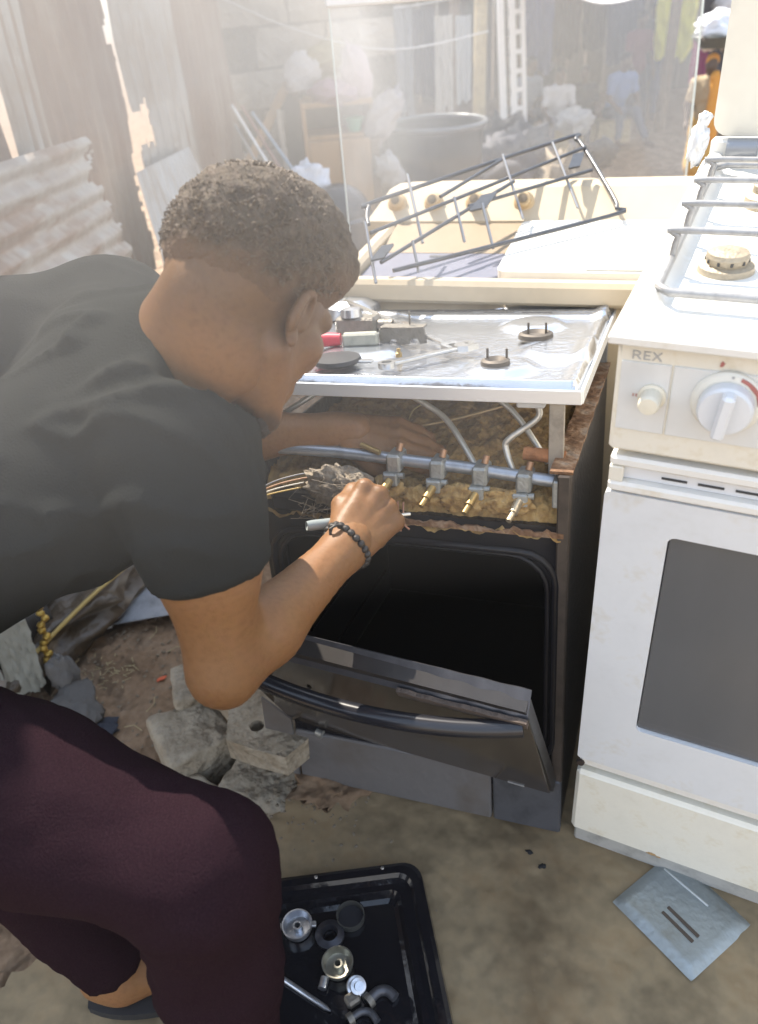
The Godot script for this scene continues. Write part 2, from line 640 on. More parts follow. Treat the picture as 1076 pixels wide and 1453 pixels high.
func make_ground() -> void:
	var dirt := ramp_tex("dirt", 31, 0.007, [[0.0, lin(0.11, 0.07, 0.04)], [0.35, lin(0.19, 0.122, 0.072)], [0.55, lin(0.25, 0.168, 0.104)], [0.75, lin(0.29, 0.205, 0.135)], [1.0, lin(0.38, 0.29, 0.20)]], 1024, 5, Vector2(1, 1), 0.34)
	var md := mat("dirt", Color.WHITE, 0.95, 0.0, dirt, 0.9, bump_rough, 0.9, true)
	var hn := noise(4, 1.6, 5)
	var xs := steps(-30.0, 30.0, -1.5, 2.0, 0.035)
	var zs := steps(-40.0, 6.0, -3.0, -0.3, 0.035)
	var mb := MB.new()
	var h := func(x: float, z: float) -> float:
		var near := clampf((6.0 - absf(z)) / 3.0, 0.0, 1.0)
		return -0.075 + (0.012 * hn.get_noise_2d(x, z) + 0.007 * hn.get_noise_2d(x * 6.0, z * 6.0)) * near
	for j in zs.size() - 1:
		for i in xs.size() - 1:
			var q := []
			var nn := []
			for k in [[0, 0], [1, 0], [1, 1], [0, 1]]:
				var x: float = xs[i + k[0]]
				var z: float = zs[j + k[1]]
				q.append(Vector3(x, h.call(x, z), z))
				nn.append(Vector3(h.call(x - 0.02, z) - h.call(x + 0.02, z), 0.04, h.call(x, z - 0.02) - h.call(x, z + 0.02)).normalized())
			mb.tri_n(q[0], q[1], q[2], nn[0], nn[1], nn[2])
			mb.tri_n(q[0], q[2], q[3], nn[0], nn[2], nn[3])
	struct_("ground", mb, md)
	# the concrete slab the cookers stand on, with a broken edge
	var con := ramp_tex("slab", 37, 0.006, [[0.0, lin(0.13, 0.098, 0.058)], [0.3, lin(0.205, 0.155, 0.09)], [0.45, lin(0.25, 0.19, 0.112)], [0.58, lin(0.285, 0.213, 0.123)], [0.75, lin(0.27, 0.193, 0.106)], [1.0, lin(0.36, 0.29, 0.19)]], 1024, 5, Vector2(1, 1), 0.36)
	var mc := mat("slab", Color.WHITE, 0.88, 0.0, con, 0.75, bump_mid, 0.5, true)
	var edge := [Vector2(-1.5, -0.35), Vector2(-0.85, -0.44), Vector2(-0.583, -0.562), Vector2(-0.5, -0.655), Vector2(-0.40, -0.70), Vector2(-0.242, -0.75), Vector2(-0.15, -0.906), Vector2(0.2, -1.5)]
	var poly := PackedVector2Array()
	var en := noise(12, 9.0, 3)
	for i in edge.size() - 1:
		var m := 14
		for k in m:
			var p: Vector2 = (edge[i] as Vector2).lerp(edge[i + 1], float(k) / m)
			poly.push_back(p + Vector2(en.get_noise_2dv(p), en.get_noise_2dv(p + Vector2(7, 3))) * 0.022)
	for p in [Vector2(0.2, -1.5), Vector2(3, -1.5), Vector2(3, 1.5), Vector2(-1.5, 1.5)]:
		poly.push_back(p)
	var ps := PackedVector2Array()
	for p in poly:
		ps.push_back(Vector2(p.x, -p.y))
	var sb := MB.new()
	sb.xf = Transform3D(Basis(Vector3.RIGHT, Vector3(0, 0, -1), Vector3.UP), Vector3.ZERO)
	sb.prism(ps, -0.09, 0.0)
	var slab := struct_("concrete_slab", sb, mc)
	# its worn face near the cookers, with soot trodden into it
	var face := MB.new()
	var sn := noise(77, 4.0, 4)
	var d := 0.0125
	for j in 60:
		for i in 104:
			var x0 := -0.42 + i * d
			var z0 := -0.93 + j * d
			var inside := true
			for k in [Vector2(0, 0), Vector2(d, 0), Vector2(0, d), Vector2(d, d)]:
				if not Geometry2D.is_point_in_polygon(Vector2(x0, z0) + k, poly):
					inside = false
			if not inside:
				continue
			var pp := []
			var cc := []
			var nn := []
			for k in [Vector2(0, 0), Vector2(d, 0), Vector2(d, d), Vector2(0, d)]:
				var q: Vector2 = Vector2(x0, z0) + k
				var hgt := func(w: Vector2) -> float: return 0.0028 + 0.0012 * sn.get_noise_2dv(w * 4.0) + 0.0008 * sn.get_noise_2dv(w * 15.0)
				pp.append(Vector3(q.x, hgt.call(q), q.y))
				nn.append(Vector3(hgt.call(q - Vector2(0.004, 0)) - hgt.call(q + Vector2(0.004, 0)), 0.008, hgt.call(q - Vector2(0, 0.004)) - hgt.call(q + Vector2(0, 0.004))).normalized())
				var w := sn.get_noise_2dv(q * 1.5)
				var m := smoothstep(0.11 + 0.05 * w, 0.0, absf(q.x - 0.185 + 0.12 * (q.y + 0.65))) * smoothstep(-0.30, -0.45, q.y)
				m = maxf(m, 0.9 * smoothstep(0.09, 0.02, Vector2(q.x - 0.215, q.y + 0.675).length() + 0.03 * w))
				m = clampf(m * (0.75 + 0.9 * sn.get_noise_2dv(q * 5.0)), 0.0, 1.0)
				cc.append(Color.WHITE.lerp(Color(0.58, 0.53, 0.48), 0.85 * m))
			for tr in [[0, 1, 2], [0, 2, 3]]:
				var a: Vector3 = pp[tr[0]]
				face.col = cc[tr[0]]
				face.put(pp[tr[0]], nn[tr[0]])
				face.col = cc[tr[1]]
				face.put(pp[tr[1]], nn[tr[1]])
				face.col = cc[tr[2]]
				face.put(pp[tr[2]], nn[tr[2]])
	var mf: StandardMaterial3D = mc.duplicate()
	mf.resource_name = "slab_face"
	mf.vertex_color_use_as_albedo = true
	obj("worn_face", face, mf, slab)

# ------------------------------------------------------------------ fence of roofing sheets
func zinc(called: String, label: String, p0: Vector3, p1: Vector3, q0: Vector3, q1: Vector3, level: bool, sd: int, m: Material, torn = null) -> void:
	# p0-p1 the foot, q0-q1 the top edge; level: the ribs run level
	var ctr := (p0 + p1) * 0.5
	var wid := (p1 - p0).length()
	var hei := (q0 - p0).length()
	var nn := (p1 - p0).cross(q0 - p0).normalized()
	var nz := noise(sd, 1.0, 3)
	var mb := MB.new()
	var pitch := 0.068
	var f := func(s: float, t: float) -> Vector3:
		var b := p0.lerp(p1, s).lerp(q0.lerp(q1, s), t)
		var w: float = (t * hei if level else s * wid)
		var along: float = (s * wid if level else t * hei)
		w += 0.004 * nz.get_noise_2d(along * 1.5, 3.0)
		return b + nn * (0.0085 * sin(TAU * w / pitch) + 0.014 * nz.get_noise_2d(s * wid * 1.3 + sd, t * hei * 1.3)) - ctr
	var nu := int(wid / pitch * 8.0) if not level else 60
	var nv := int(hei / pitch * 8.0) if level else 130
	var edge := func(s: float, t: float) -> bool:
		if torn != null and not torn.call(s + 0.04 * nz.get_noise_2d(s * 9.0, t * 9.0), t + 0.03 * nz.get_noise_2d(t * 9.0, s * 9.0 + 5.0)):
			return false
		return true
	mb.sheet(f, nu, nv, 0.0012, edge)
	var o := piece(called, mb, m, label, "roofing sheet", Transform3D(Basis.IDENTITY, ctr), "roofing sheets of the fence")
	o.set_meta("label", label)

func make_fence() -> void:
	var rust := ramp_tex("rust", 41, 0.012, [[0.0, lin(0.33, 0.29, 0.25)], [0.36, lin(0.30, 0.225, 0.165)], [0.5, lin(0.25, 0.165, 0.115)], [0.66, lin(0.22, 0.125, 0.075)], [1.0, lin(0.13, 0.07, 0.045)]], 512, 5, Vector2(1, 4))
	var zc := ramp_tex("zinc", 43, 0.014, [[0.0, lin(0.20, 0.13, 0.09)], [0.34, lin(0.32, 0.27, 0.22)], [0.5, lin(0.40, 0.385, 0.36)], [1.0, lin(0.50, 0.50, 0.49)]], 512, 5, Vector2(1, 4))
	var mr := mat("rusty_sheet", Color.WHITE, 0.72, 0.1, rust, 0.9, bump_fine, 0.4)
	var mz := mat("zinc_sheet", Color.WHITE, 0.5, 0.35, zc, 0.9, bump_fine, 0.3)
	var mh := mat("zinc_sheet_level", Color.WHITE, 0.6, 0.2, ramp_tex("zinc_level", 47, 0.014, [[0.0, lin(0.20, 0.12, 0.08)], [0.42, lin(0.27, 0.19, 0.14)], [0.55, lin(0.38, 0.35, 0.31)], [1.0, lin(0.52, 0.52, 0.50)]], 512, 5, Vector2(4, 1)), 0.9, bump_fine, 0.4)
	var y0 := -0.09
	var y1 := 2.38
	zinc("roofing_sheet", "brown rusty upright roofing sheet at the left edge behind the level sheet", Vector3(-1.12, y0, -1.0), Vector3(-0.98, y0, -2.5), Vector3(-1.14, y1, -1.0), Vector3(-1.0, y1, -2.5), false, 1, mr)
	zinc("roofing_sheet", "pale narrow zinc strip overlapping two brown rusty upright sheets", Vector3(-0.94, y0, -2.42), Vector3(-0.92, y0, -2.64), Vector3(-0.97, y1, -2.62), Vector3(-0.95, y1, -2.84), false, 2, mz)
	zinc("roofing_sheet", "rusty upright roofing sheet just left of the torn bright gap", Vector3(-0.94, y0, -2.6), Vector3(-0.83, y0, -3.3), Vector3(-0.96, y1, -2.62), Vector3(-0.84, y1, -3.32), false, 3, mr, func(s: float, t: float) -> bool: return s < 0.97)
	zinc("roofing_sheet", "grey zinc upright sheet with a torn ragged edge and a hole near its foot", Vector3(-0.815, y0, -3.26), Vector3(-0.66, y0, -3.75), Vector3(-0.83, y1, -3.34), Vector3(-0.70, y1, -3.9), false, 4, mz, func(s: float, t: float) -> bool: return s > 0.04 + 0.16 * t * t and not (s < 0.3 and t > 0.30 and t < 0.36))
	zinc("roofing_sheet", "reddish brown upright sheet beside the concrete block wall", Vector3(-0.69, y0, -3.66), Vector3(-0.56, y0, -4.42), Vector3(-0.72, y1, -3.8), Vector3(-0.60, y1, -4.44), false, 5, mr)
	zinc("roofing_sheet", "short zinc sheet flaring out at the foot of the torn sheets behind the man", Vector3(-0.62, y0, -2.75), Vector3(-0.40, y0, -3.3), Vector3(-0.78, 0.62, -3.05), Vector3(-0.66, 0.62, -3.6), false, 6, mz)
	zinc("roofing_sheet", "level ribbed sheet with rust bands leaning on the upright sheets", Vector3(-0.80, y0, -1.0), Vector3(-0.60, y0, -2.45), Vector3(-0.95, 0.87, -1.2), Vector3(-0.80, 0.80, -2.68), true, 7, mh, func(s: float, t: float) -> bool: return s < 0.985 - 0.03 * sin(t * 9.0))
	# rail and posts that carry the sheets
	var wood := mat("old_wood", lin(0.20, 0.145, 0.095), 0.85, 0.0, tx_wear, 3.0, bump_mid, 0.5)
	for p in [[Vector3(-1.06, 0, -2.4), "wooden fence post standing behind the level ribbed sheet"], [Vector3(-0.70, 0, -4.0), "wooden fence post standing behind the reddish sheet by the wall"]]:
		var b := MB.new()
		b.box(Vector3(0, 0.8, 0), Vector3(0.06, 1.75, 0.06), 0.004)
		piece("fence_post", b, wood, p[1], "post", Transform3D(Basis.IDENTITY, p[0]))
	var back := MB.new()

# ------------------------------------------------------------------ block wall
func make_block_wall() -> void:
	var t := thing("block_wall", "weathered grey concrete block wall with patchy plaster behind the cabinet", "wall", Transform3D(Basis(Vector3.UP, 0.30), Vector3(-0.60, -0.09, -4.46)))
	var ct := ramp_tex("block", 51, 0.012, [[0.0, lin(0.16, 0.135, 0.105)], [0.4, lin(0.27, 0.235, 0.19)], [0.6, lin(0.34, 0.305, 0.255)], [1.0, lin(0.44, 0.41, 0.36)]], 512)
	var cols := []
	for k in 3:
		cols.append(mat("block_%d" % k, grey([1.0, 0.86, 0.93][k]), 0.95, 0.0, ct, 1.1 + 0.1 * k, bump_rough, 0.8, true))
	var mo := MB.new()
	mo.bx(Vector3(0.0, 0, -0.145), Vector3(0.92, 2.0, -0.012))
	obj("mortar", mo, mat("mortar", lin(0.27, 0.24, 0.20), 0.95, 0.0, ct, 2.0, bump_rough, 0.8), t)
	var vs := []
	for k in 3:
		var b := MB.new()
		b.sheet(func(s: float, tt: float) -> Vector3:
			var e := 0.012 * (1.0 - pow(minf(1.0, minf(minf(s, 1.0 - s), minf(tt, 1.0 - tt)) * 7.0), 0.5))
			return Vector3(s * 0.36, tt * 0.168, 0.006 * noise(60 + k, 6.0, 3).get_noise_2d(s * 1.5, tt) - e), 8, 5)
		vs.append(b.done())
	for r in 11:
		for q in 3:
			var x := q * 0.372 - (0.186 if r % 2 else 0.0)
			if x < -0.01 or x + 0.36 > 0.93:
				continue
			var o := obj("block", vs[(r + q) % 3], cols[(r * 2 + q) % 3], t)
			o.position = Vector3(x, r * 0.181, 0)

# ------------------------------------------------------------------ far things behind the glass
func drape(w: float, h: float, sd: int, folds := 5.0) -> MB:
	var nz := noise(sd, 2.0, 3)
	var mb := MB.new()
	mb.sheet(func(s: float, t: float) -> Vector3:
		var sag := 0.04 * w * sin(s * PI)
		var ww: float = w * (1.0 - 0.18 * t * (0.5 + nz.get_noise_1d(t * 3.0)))
		return Vector3((s - 0.5) * ww, -t * h * (1.0 + 0.12 * nz.get_noise_1d(s * 2.0 + 7.0)) - sag, 0.06 * w * sin(s * folds * PI + 2.0 * nz.get_noise_2d(s, t)) * (0.3 + t) + 0.12 * w * nz.get_noise_2d(s * 3.0, t * 3.0)), 20, 14, 0.004)
	return mb

func hang(label: String, at: Vector3, w: float, h: float, c: Color, sd: int, called := "hanging_cloth", cat := "cloth", group := "clothes hung up to dry") -> void:
	piece(called, drape(w, h, sd), mat("cloth_%d" % sd, c, 0.95, 0.0, tx_soft, 6.0, bump_fine, 0.4), label, cat, Transform3D(Basis(Vector3.UP, 0.3 * sin(sd)), at), group)

func make_far() -> void:
	var wood := mat("old_wood", lin(0.20, 0.145, 0.095), 0.85)
	# open shelter: posts, roof, back of boards
	var t := thing("market_shelter", "dark open timber shelter with a rusty roof at the back of the yard", "shelter", Transform3D(Basis(Vector3.UP, -0.12), Vector3(0.9, -0.08, -8.6)))
	var nb := 0
	var vb := []
	for k in 3:
		var b := MB.new()
		b.box(Vector3(0, 1.1, 0), Vector3(0.20, 2.2 + 0.05 * k, 0.025), 0.003)
		vb.append(b.done())
	for i in 34:
		var o := obj("board", vb[i % 3], mat("far_board_%d" % (i % 3), lin(0.085, 0.068, 0.052) * (0.7 + 0.3 * (i % 3)), 0.9), t)
		o.position = Vector3(-2.6 + i * 0.206, 0, -1.6 + 0.01 * (i % 2))
	for x in [-1.6, 0.15, 1.9, 3.6]:
		var b := MB.new()
		b.tube([Vector3(x, 0, 1.1), Vector3(x + 0.03, 2.2, 1.1)], 0.045, 8)
		obj("post", b, wood, t)
	var r := MB.new()
	r.sheet(func(s: float, q: float) -> Vector3: return Vector3(-2.7 + s * 7.0, 2.25 - 0.25 * q + 0.015 * sin(s * 7.0 / 0.1 * TAU), -1.7 + q * 3.2), 280, 3, 0.004)
	obj("roof", r, mats["rusty_sheet"], t)
	# things under and before the shelter
	hang("grey cloth hanging over the black tub, wide one nearest the orange rag", Vector3(0.36, 1.0, -5.75), 0.17, 0.60, lin(0.17, 0.18, 0.20), 101)
	hang("orange rag hanging on the wire left of the grey clothes", Vector3(0.215, 0.88, -5.7), 0.10, 0.24, lin(0.62, 0.36, 0.16), 102)
	hang("pale beige cloth hanging left of the wooden pole", Vector3(0.66, 0.93, -5.95), 0.13, 0.55, lin(0.42, 0.40, 0.36), 103)
	hang("whitish narrow cloth hanging beside the pale beige cloth", Vector3(0.80, 0.92, -6.0), 0.10, 0.50, lin(0.36, 0.37, 0.37), 104)
	hang("dark blue cloth hanging behind the white perforated upright", Vector3(1.55, 1.0, -7.2), 0.25, 0.55, lin(0.05, 0.06, 0.12), 105)
	hang("bright yellow shirt hanging high at the back on the right", Vector3(2.83, 0.98, -7.7), 0.34, 0.55, lin(0.66, 0.62, 0.08), 106)
	hang("dark clothes hanging behind the walking figure with the tray", Vector3(2.95, 1.0, -7.0), 0.40, 0.75, lin(0.035, 0.03, 0.045), 107)
	hang("magenta cloth hanging low beside the dark clothes", Vector3(2.72, 0.62, -6.8), 0.16, 0.30, lin(0.22, 0.03, 0.10), 108)
	hang("dark cloth hanging over the left end of the drying wire", Vector3(0.05, 0.98, -5.75), 0.2, 0.62, lin(0.06, 0.065, 0.075), 109)
	hang("charcoal cloth hanging between the beige cloth and the grey cloth", Vector3(0.53, 0.98, -5.9), 0.14, 0.5, lin(0.05, 0.05, 0.06), 110)
	for q in [["dark navy cloth hanging left of the yellow shirt", 2.35, 0.30, 0.62, lin(0.03, 0.035, 0.06), 111], ["dark brown cloth hanging above the seated person in white", 1.85, 0.26, 0.55, lin(0.05, 0.035, 0.028), 112], ["grey striped cloth hanging right of the white upright", 1.62, 0.16, 0.60, lin(0.13, 0.14, 0.16), 113], ["black cloth hanging above the person in blue", 2.10, 0.22, 0.5, lin(0.02, 0.02, 0.024), 114], ["olive cloth hanging between the pole and the white upright", 1.12, 0.2, 0.7, lin(0.07, 0.07, 0.05), 115]]:
		hang(q[0], Vector3(q[1], 1.06, -7.55), q[2], q[3], q[4], q[5])
	var ln := MB.new()
	ln.tube([Vector3(-0.2, 1.02, -5.75), Vector3(0.4, 0.995, -5.78), Vector3(1.0, 1.05, -6.0)], 0.004, 5, 6)
	piece("drying_wire", ln, mat("wire_pale", grey(0.5), 0.5), "thin wire that carries the hanging clothes", "wire")
	var ln2 := MB.new()
	ln2.tube([Vector3(-0.62, 1.16, -4.3), Vector3(-0.2, 0.97, -4.3), Vector3(0.25, 0.86, -4.35), Vector3(0.9, 0.84, -5.6)], 0.004, 5, 6)
	piece("sagging_wire", ln2, mats["wire_pale"], "pale wire sagging across in front of the block wall", "wire")
	var pole := MB.new()
	pole.tube([Vector3(0, -0.6, 0), Vector3(0.02, 0.6, 0)], 0.045, 8)
	piece("wooden_pole", pole, mat("pale_wood", lin(0.42, 0.33, 0.18), 0.85, 0.0, tx_wear, 4.0), "pale wooden pole standing between hanging cloth and white upright", "pole", Transform3D(Basis.IDENTITY, Vector3(0.93, 0.52, -6.2)))
	# white perforated ladder-like upright
	var up := thing("rack_upright", "white perforated metal rack upright with rungs behind the black tub", "rack", Transform3D(Basis(Vector3.FORWARD, -0.06), Vector3(1.28, -0.08, -6.6)))
	var wp := mat("rack_white", grey(0.72), 0.5)
	for x in [-0.075, 0.005, 0.085]:
		var b := MB.new()
		b.box(Vector3(x, 0.75, 0), Vector3(0.05 if x < 0.05 else 0.03, 1.5, 0.04), 0.003)
		obj("rail", b, wp, up)
	for k in 12:
		var b := MB.new()
		b.box(Vector3(0.045, 0.1 + k * 0.125, 0.0), Vector3(0.055, 0.03, 0.03), 0.003)
		obj("rung", b, wp, up)
		var h := MB.new()
		h.box(Vector3(-0.035, 0.1 + k * 0.125, 0.018), Vector3(0.034, 0.05, 0.006), 0.002)
		obj("slot", h, mat("slot_dark", grey(0.10), 0.9), up)
	# white awning edge seen through the top of the glass
	var aw := MB.new()
	aw.sheet(func(s: float, q: float) -> Vector3:
		return Vector3((s - 0.5) * 1.0, -0.12 * sin(s * PI) * (0.5 + q), (q - 0.5) * 0.8 + 0.06 * sin(s * 9.0)), 20, 12, 0.006)
	piece("white_awning", aw, mat("awning", lin(0.72, 0.70, 0.68), 0.8), "white sagging awning sheet hanging above the seated people", "awning", Transform3D(Basis.IDENTITY, Vector3(1.75, 1.10, -6.3)))
	# dark machines and sacks on the ground behind the tub
	var dark := [["engine_block", "dark greasy engine part lying left of the white sack", Vector3(1.15, 0.1, -5.7), Vector3(0.20, 0.17, 0.18), lin(0.04, 0.042, 0.05), "engine part"],
		["cloth_heap", "dark heap of rags lying behind the pan support", Vector3(0.86, 0.1, -5.0), Vector3(0.24, 0.20, 0.2), lin(0.05, 0.05, 0.06), "rags"],
		["white_sack", "white checked sack lying before the seated people", Vector3(1.66, 0.20, -6.3), Vector3(0.13, 0.09, 0.09), lin(0.42, 0.41, 0.40), "sack"],
		["brown_sack", "brown slumped sack standing right of the rag heap", Vector3(1.25, 0.05, -4.9), Vector3(0.16, 0.18, 0.13), lin(0.22, 0.18, 0.13), "sack"],
		["blue_cup", "small blue plastic cup standing beside the white upright", Vector3(1.36, 0.10, -6.2), Vector3(0.06, 0.07, 0.06), lin(0.10, 0.24, 0.45), "cup"],
		["scrap_heap", "dark scrap heap lying under the hanging grey clothes", Vector3(0.15, 0.12, -5.3), Vector3(0.3, 0.24, 0.25), lin(0.045, 0.045, 0.05), "scrap"],
		["cooking_pot", "dark pot standing near the feet of the seated people", Vector3(1.78, 0.02, -6.0), Vector3(0.11, 0.10, 0.11), lin(0.06, 0.06, 0.06), "pot"],
		["tyre_heap", "black heap of tyre pieces lying before the white upright", Vector3(1.05, 0.12, -5.9), Vector3(0.22, 0.2, 0.15), lin(0.02, 0.02, 0.024), "scrap"],
		["white_bag_bundle", "white bag bundle hanging high at the right edge beside the dark clothes", Vector3(3.02, 0.82, -6.8), Vector3(0.20, 0.20, 0.12), lin(0.66, 0.66, 0.68), "bag"]]
	var sd := 200
	for d in dark:
		var b := MB.new()
		sd += 1
		b.ball(Vector3.ZERO, d[3], 22, Basis.IDENTITY, 0.55, sd)
		piece(d[0], b, mat("far_%d" % sd, d[4], 0.85, 0.0, tx_wear, 5.0, bump_mid, 0.8), d[1], d[5], Transform3D(Basis.IDENTITY, d[2]))
	# the black tub
	var tub := thing("black_tub", "large black plastic tub with a rolled rim behind the glass sheet", "tub", Transform3D(Basis.IDENTITY, Vector3(0.44, -0.05, -4.42)))
	var tb := MB.new()
	tb.lathe([Vector2(0.0, 0.0), Vector2(0.205, 0.0), Vector2(0.215, 0.01), Vector2(0.255, 0.56), Vector2(0.245, 0.56), Vector2(0.20, 0.03), Vector2(0.0, 0.03)], 40)
	obj("bucket_wall", tb, mat("black_plastic", lin(0.03, 0.032, 0.036), 0.45, 0.0, tx_wear, 3.0), tub)
	var rim := MB.new()
	var rp := []
	for k in 41:
		rp.append(Vector3(cos(TAU * k / 40), 0, sin(TAU * k / 40)) * 0.262 + Vector3(0, 0.565, 0))
	rim.tube(rp, 0.014, 8)
	obj("rim", rim, mat("black_plastic_rim", lin(0.09, 0.095, 0.10), 0.35), tub)

func make_corner() -> void:
	# cabinet with bags on it, beside the block wall
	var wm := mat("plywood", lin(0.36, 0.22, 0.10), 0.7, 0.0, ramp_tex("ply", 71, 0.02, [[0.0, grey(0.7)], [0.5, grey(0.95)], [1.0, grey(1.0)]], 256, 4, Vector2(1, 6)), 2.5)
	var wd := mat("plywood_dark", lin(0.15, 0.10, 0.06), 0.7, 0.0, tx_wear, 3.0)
	var t := thing("wooden_cabinet", "worn brown plywood cabinet with an open shelf beside the block wall", "cabinet", Transform3D(Basis(Vector3.UP, 0.08), Vector3(-0.06, -0.08, -4.28)))
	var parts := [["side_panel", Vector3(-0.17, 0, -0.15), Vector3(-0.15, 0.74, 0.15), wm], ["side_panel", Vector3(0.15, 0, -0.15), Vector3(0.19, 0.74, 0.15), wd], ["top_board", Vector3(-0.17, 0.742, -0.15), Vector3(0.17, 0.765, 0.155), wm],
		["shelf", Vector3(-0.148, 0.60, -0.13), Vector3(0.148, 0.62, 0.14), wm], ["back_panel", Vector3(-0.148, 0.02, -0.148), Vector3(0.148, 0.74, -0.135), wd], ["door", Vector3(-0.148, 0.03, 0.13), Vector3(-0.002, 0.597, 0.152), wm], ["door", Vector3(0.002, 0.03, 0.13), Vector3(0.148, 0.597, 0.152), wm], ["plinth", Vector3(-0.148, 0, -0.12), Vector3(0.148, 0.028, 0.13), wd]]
	for p in parts:
		var b := MB.new()
		b.bx(p[1], p[2], 0.003)
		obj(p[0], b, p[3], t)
	var bowl := MB.new()
	bowl.lathe([Vector2(0, 0), Vector2(0.03, 0), Vector2(0.05, 0.06), Vector2(0.046, 0.06), Vector2(0.0, 0.01)], 16)
	piece("green_bowl", bowl, mat("green_plastic", lin(0.05, 0.30, 0.18), 0.4), "small green plastic bowl on the cabinet shelf", "bowl", Transform3D(Basis.IDENTITY, Vector3(0.03, 0.541, -4.20)))
	var bags := [["plastic_bag", "white paper bag slumped on top of the cabinet, leftmost", Vector3(-0.20, 0.80, -4.2), Vector3(0.075, 0.09, 0.03), lin(0.50, 0.50, 0.52), 0.5],
		["plastic_bag", "olive yellow bag piled on the cabinet behind the white one", Vector3(-0.08, 0.85, -4.28), Vector3(0.12, 0.07, 0.10), lin(0.22, 0.18, 0.06), 0.0],
		["plastic_bag", "pale pink patterned bag standing at the right end of the cabinet", Vector3(0.06, 0.78, -4.2), Vector3(0.065, 0.12, 0.06), lin(0.38, 0.29, 0.33), -0.25],
		["plastic_bag", "mauve crumpled bag lying on the cabinet top", Vector3(-0.06, 0.72, -4.14), Vector3(0.11, 0.05, 0.06), lin(0.25, 0.15, 0.20), 0.1],
		["plastic_bag", "pale spotted bag spilling down the right side of the cabinet", Vector3(0.17, 0.60, -4.16), Vector3(0.07, 0.13, 0.05), lin(0.30, 0.28, 0.29), 0.6],
		["plastic_bag", "white torn bag lying low to the right of the cabinet", Vector3(0.19, 0.36, -4.1), Vector3(0.06, 0.09, 0.05), lin(0.34, 0.34, 0.34), -0.4]]
	var sd := 300
	for p in bags:
		sd += 1
		var b := MB.new()
		b.ball(Vector3.ZERO, p[3], 24, Basis(Vector3.FORWARD, p[5]), 0.4, sd)
		piece(p[0], b, mat("bag_%d" % sd, p[4], 0.6, 0.0, tx_wear, 8.0, bump_mid, 0.4), p[1], "bag", Transform3D(Basis.IDENTITY, p[2]))
	# planks, rods and odd pieces leaning between wall and cabinet
	var lean := [["leaning_plank", "brown plank leaning against the block wall left of the cabinet", Vector3(-0.56, 0.36, -4.12), Vector3(-0.22, 0.84, -4.36), 0.022, lin(0.33, 0.20, 0.09), "plank"],
		["leaning_board", "dark board standing between the plank and the cabinet", Vector3(-0.27, -0.06, -4.2), Vector3(-0.26, 0.72, -4.34), 0.05, lin(0.07, 0.06, 0.05), "board"],
		["leaning_batten", "pale wooden batten standing beside the dark board", Vector3(-0.30, -0.06, -4.05), Vector3(-0.33, 0.66, -4.2), 0.012, lin(0.36, 0.33, 0.28), "batten"],
		["metal_rod", "bright white rod leaning at the front of the bundle behind the head", Vector3(-0.22, 0.33, -3.4), Vector3(-0.51, 0.72, -3.92), 0.007, lin(0.75, 0.75, 0.74), "rod"],
		["metal_rod", "reddish rod leaning beside the bright white rod", Vector3(-0.20, 0.35, -3.42), Vector3(-0.47, 0.71, -3.95), 0.007, lin(0.24, 0.11, 0.09), "rod"],
		["metal_rod", "blue grey rod leaning at the right side of the bundle", Vector3(-0.19, 0.42, -3.5), Vector3(-0.43, 0.68, -3.97), 0.008, lin(0.25, 0.33, 0.42), "rod"],
		["metal_rod", "thin grey rod leaning at the left side of the bundle", Vector3(-0.28, 0.34, -3.4), Vector3(-0.50, 0.65, -3.85), 0.006, lin(0.30, 0.29, 0.28), "rod"],
		["metal_rod", "brown rod leaning between the reddish and thin grey rods", Vector3(-0.25, 0.33, -3.45), Vector3(-0.49, 0.69, -3.93), 0.006, lin(0.20, 0.15, 0.11), "rod"],
		["window_handle", "pale bent metal bar leaning low at the left of the rods", Vector3(-0.40, 0.36, -3.4), Vector3(-0.45, 0.52, -3.6), 0.012, lin(0.55, 0.55, 0.52), "bar"]]
	for p in lean:
		var b := MB.new()
		var a: Vector3 = p[2]
		var e: Vector3 = p[3]
		if p[4] > 0.01 and p[0] != "window_handle":
			var y := (e - a).normalized()
			var x := y.cross(Vector3(0, 0, 1)).normalized()
			b.box(Vector3.ZERO, Vector3(p[4] * 2.0, (e - a).length(), 0.018), 0.003, Basis(x, y, x.cross(y)))
		else:
			b.tube([a - (a + e) * 0.5, e - (a + e) * 0.5], p[4], 8)
		piece(p[0], b, mat("lean_%s" % p[1].left(14), p[5], 0.6, 0.0, tx_wear, 4.0), p[1], p[6], Transform3D(Basis.IDENTITY, (a + e) * 0.5))
	# black pot lid-like dome and crumpled paper just past the head
	var pot := thing("cooking_pot", "black round pot standing upside down just past the man's head", "pot", Transform3D(Basis.IDENTITY, Vector3(-0.065, -0.07, -3.16)))
	var pb := MB.new()
	var prof := []
	for k in 12:
		var a := k / 11.0 * PI * 0.5
		prof.append(Vector2(0.125 * cos(a) + 0.0, 0.47 + 0.11 * sin(a)))
	prof = [Vector2(0.13, 0.0), Vector2(0.13, 0.44)] + prof
	pb.lathe(prof, 28)
	obj("pot_shell", pb, mat("black_enamel_pot", lin(0.025, 0.025, 0.03), 0.25), pot)
	var rr := MB.new()
	rr.lathe([Vector2(0.131, 0.44), Vector2(0.142, 0.445), Vector2(0.142, 0.46), Vector2(0.126, 0.47)], 28)
	obj("rim", rr, mats["black_enamel_pot"], pot)
	var cr := MB.new()
	cr.ball(Vector3.ZERO, Vector3(0.09, 0.09, 0.06), 20, Basis(Vector3.FORWARD, 0.5), 0.45, 331)
